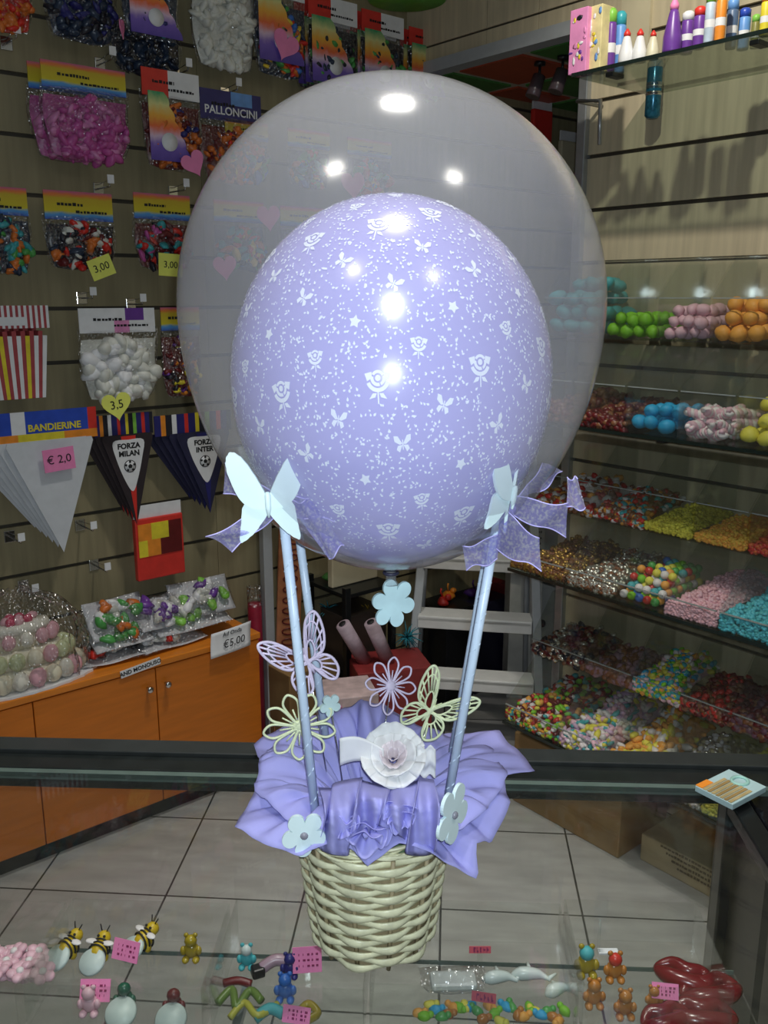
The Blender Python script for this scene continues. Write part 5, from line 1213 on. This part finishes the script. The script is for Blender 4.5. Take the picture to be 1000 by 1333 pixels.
# --- butterflies and flowers
UPW = [(.03, .04), (.16, .42), (.42, .86), (.66, 1.0), (.72, .82), (.62, .42), (.40, .10)]
LOW = [(.03, -.02), (.34, .02), (.50, -.14), (.50, -.42), (.34, -.62), (.18, -.52), (.07, -.22)]
def mir(p): return [(-x, y) for x, y in p]
def place(px, py, Y, roll, yaw, pitch=0):
    """matrix: local x right, z up, y away, then tilt"""
    return aty(px, py, Y), Matrix.Rotation(yaw, 4, 'Z') @ Matrix.Rotation(pitch, 4, 'X') @ Matrix.Rotation(roll, 4, 'Y')
def stem_to(o, tgt, m=CHROME):
    b = MB(); b.tube([Vector((0, .002, 0)), (tgt-o.location)*.5+Vector((0, .004, 0)), tgt-o.location], .0009, m, 5); b.build('wire_stem', o)
def lace_butterfly(px, py, Y, size, roll, yaw, m, label, fold=0, stem=None):
    p, M = place(px, py, Y, roll, yaw); o = thing('lace_butterfly', label, 'butterfly', p, 0)
    for sg in (1, -1):
        Mf = M @ Matrix.Rotation(-sg*fold, 4, 'Z')
        for nm, W in (('upper_wing', UPW), ('lower_wing', LOW)):
            b = MB(); pts = [Vector((sg*x*size, 0, y*size)) for x, y in W]; oc = catmull(pts, 6); cen = sum(oc, Vector())/len(oc); root = pts[0]
            b.tube(oc, .0016*size/.05, m, 6, True, Mf)
            inner = [root+(q-root)*.42 for q in oc]; b.tube(inner, .0012*size/.05, m, 6, True, Mf)
            mid_ = [root+(q-root)*.80 for q in oc]; 
            if nm == 'upper_wing': b.tube(mid_[8:36], .0010*size/.05, m, 5, False, Mf)
            for k in range(8, 38, 4): b.tube([inner[k], oc[k]], .0011*size/.05, m, 5, False, Mf)
            b.build(nm, o)
    b = MB(); b.tube([(0, 0, -.30*size), (0, 0, -.1*size), (0, 0, .12*size), (0, 0, .2*size)], [.0012, .003, .003, .002], m, 8, False, M); b.tube([(0, 0, .18*size), (.08*size, 0, .34*size)], .0006, m, 4, False, M); b.tube([(0, 0, .18*size), (-.08*size, 0, .34*size)], .0006, m, 4, False, M); b.build('body', o)
    if stem is not None: stem_to(o, stem)
lace_butterfly(401, 862, 1.00, .056, -.50, .25, LACEL, 'lilac lace butterfly between the left sticks', .25, BC+Vector((-.05, .02, .15)))
lace_butterfly(560, 926, 1.02, .053, .66, -.1, LACEY, 'lime lace butterfly above the paper rose', .2, BC+Vector((.04, .02, .15)))
def lace_flower(px, py, Y, size, n, roll, yaw, m, label, stem, squash=1, pitch=0):
    p, M = place(px, py, Y, roll, yaw, pitch); o = thing('lace_flower', label, 'flower', p, 0)
    for k in range(n):
        a = 2*PI*k/n; c, s_ = math.cos(a), math.sin(a); W = [(.10, 0), (.40, .13), (.78, .20), (1.0, .0), (.78, -.20), (.40, -.13)]
        b = MB(); oc = catmull([Vector(((x*c-y*s_)*size, 0, (x*s_+y*c)*size*squash)) for x, y in W], 6); b.tube(oc, .0013*size/.035, m, 6, True, M)
        b.tube([Vector((.15*c*size, 0, .15*s_*size*squash)), Vector((.55*c*size, 0, .55*s_*size*squash))], .0009*size/.035, m, 5, False, M); b.build('petal', o)
    b = MB(); b.lathe([(.001, -.0012), (size*.19, -.0012), (size*.19, .0012), (.001, .0012)], m, 16, M @ Matrix.Rotation(PI/2, 4, 'X')); b.build('centre', o); stem_to(o, stem)
lace_flower(390, 946, .985, .043, 9, .2, .1, LACEY, 'lime lace flower at the left of the tissue', BC+Vector((-.05, -.01, .15)))
lace_flower(509, 893, 1.06, .036, 8, .3, .5, LACEL, 'lilac lace flower above the paper rose', BC+Vector((.0, .04, .15)), pitch=-.3)
def flower_outline(R, n, deep=.52):
    out = []
    for k in range(n*14):
        a = 2*PI*k/(n*14); out.append((R*(deep+(1-deep)*abs(math.cos(n*a/2))**.55)*math.cos(a), R*(deep+(1-deep)*abs(math.cos(n*a/2))**.55)*math.sin(a)))
    return out
def wood_flower(px, py, Y, R, n, roll, yaw, label, bead=True, sz=1.0, m=WWOOD, stem=None, name='wooden_flower'):
    p, M = place(px, py, Y, roll, yaw); o = thing(name, label, 'flower', p, 0); b = MB()
    b.prism([(x, z*sz) for x, z in flower_outline(R, n)], -.002, .002, m, M); b.build('flower_plate', o)
    if bead: b = MB(); b.ell((0, -.0035, 0), (.0045, .003, .0045), BEAD, M); b.build('bead', o)
    if stem is not None: stem_to(o, stem)
    return o
wood_flower(396, 1086, .868, .024, 5, .35, .1, 'white wooden flower with grey bead at the foot of the left stick', True, 1.12)
wood_flower(589, 1060, .872, .030, 5, .3, .95, 'white wooden flower turned sideways at the foot of the right stick', True, 1.15)
wood_flower(430, 918, .99, .013, 5, .4, .4, 'small pale flower beside the lime lace flower', False, 1.1, mat('pale_aqua', (.62, .80, .78), .4), BC+Vector((-.03, .0, .15)))
o = wood_flower(512, 785, 1.0, .0265, 6, .25, .35, 'pale aqua wooden flower hanging under the balloons', False, 1.15, mat('aqua_white', (.62, .86, .90), .5))
b = MB(); b.tube([Vector((0, 0, .020)), OC-Vector((0, 0, .312))-o.location], .0012, INK, 5); b.build('cord', o)
WUP = [(0, -.10), (.02, .12), (.16, .42), (.42, .84), (.66, 1.0), (.77, .82), (.72, .48), (.55, .08), (.3, -.12)]
WLO = [(0, .08), (.30, .05), (.50, -.08), (.56, -.42), (.60, -.80), (.38, -.68), (.18, -.46), (.02, -.22)]
def wood_butterfly(px, py, Y, size, roll, yaw, label, fold):
    p, M = place(px, py, Y, roll, yaw); o = thing('wooden_butterfly', label, 'butterfly', p, 0)
    for sg in (1, -1):
        for nm, W in (('upper_wing', WUP), ('lower_wing', WLO)):
            oc = catmull([Vector((x, y, 0)) for x, y in W], 8); cen = sum(oc, Vector())/len(oc); out = []
            for i, q in enumerate(oc):
                k = 1+(.035*abs(math.sin(i*.8)) if 14 < i < 48 else 0); q = cen+(q-cen)*k; out.append((sg*q.x*size, q.y*size))
            b = MB(); yo = .0032 if nm == 'lower_wing' else 0; b.prism(out, -.0015+yo, .0015+yo, WWOOD, M @ Matrix.Rotation(sg*fold, 4, 'Z')); b.build(nm, o)
    b = MB(); b.tube([(0, -.002, -.30*size), (0, -.002, -.1*size), (0, -.002, .15*size), (0, -.002, .22*size)], [.001, .003, .003, .0018], WWOOD, 8, False, M); b.build('body', o)
wood_butterfly(349, 654, .866, .050, -.03, .12, 'white wooden butterfly on the left bow', .15)
wood_butterfly(667, 645, .888, .046, .30, 1.02, 'white wooden butterfly seen edgewise on the right bow', .35)

# ================================================================== LIGHTS, WORLD, CAMERA
def light(kind, name, loc, energy, col, target=None, **k):
    l = bpy.data.lights.new(name, kind); l.energy = energy; l.color = col
    for a, v in k.items(): setattr(l, a, v)
    o = bpy.data.objects.new(name, l); COL.objects.link(o); o.location = loc
    if target is not None: o.rotation_euler = (Vector(target)-Vector(loc)).to_track_quat('-Z', 'Y').to_euler()
    return o
light('POINT', 'phone_flash', (0.012, .0, 1.72), 35.0, (.80, .92, 1.0), shadow_soft_size=.006)
light('AREA', 'ceiling_lamp', (.05, 1.25, 2.97), 4.5, (1, .97, .90), (.05, 1.25, 0), size=.15, spread=1.35)
light('AREA', 'ceiling_lamp', (-.15, 2.25, 2.97), 4.2, (1, .97, .90), (-.15, 2.25, 0), size=.12, spread=1.2)  # extra lamp, added to light the floor, cabinet and candy
light('AREA', 'ceiling_lamp', (-.55, .45, 2.97), 3, (1, .96, .88), (-.55, .45, 0), size=.12, spread=1.5)
light('AREA', 'ceiling_lamp', (.65, .35, 2.97), 3.5, (1, .96, .88), (.65, .35, 0), size=.12, spread=1.8)
light('SPOT', 'wall_spotlight', wR(-1.1, 1.45, 2.93), 45, (1, .95, .82), wR(-1.15, 2.42, 1.9), shadow_soft_size=.02, spot_size=1.9, spot_blend=.6)
light('SPOT', 'passage_spot', wR(-2.9, 2.75, 2.46), 16, (1, .93, .80), wR(-3.0, 3.6, 1.6), shadow_soft_size=.03, spot_size=2.4, spot_blend=.8)
w = bpy.data.worlds.new('world'); w.use_nodes = True; sc.world = w
w.node_tree.nodes['Background'].inputs[0].default_value = (.86, .93, 1, 1); w.node_tree.nodes['Background'].inputs[1].default_value = .035
cam = bpy.data.cameras.new('camera'); cam.sensor_fit = 'VERTICAL'; cam.sensor_height = 36; cam.lens = 36*F/1333; cam.clip_start = .01
co = bpy.data.objects.new('camera', cam); COL.objects.link(co); co.location = (0, 0, H); co.rotation_euler = (PI/2-PITCH, 0, 0); sc.camera = co
sc.view_settings.view_transform = 'Standard'; sc.view_settings.look = 'None'; sc.view_settings.exposure = 0; sc.view_settings.gamma = 1; sc.view_settings.use_curve_mapping = False
sc.cycles.transparent_max_bounces = 40; sc.cycles.max_bounces = 10; sc.cycles.use_denoising = True; sc.cycles.caustics_reflective = False; sc.cycles.caustics_refractive = False
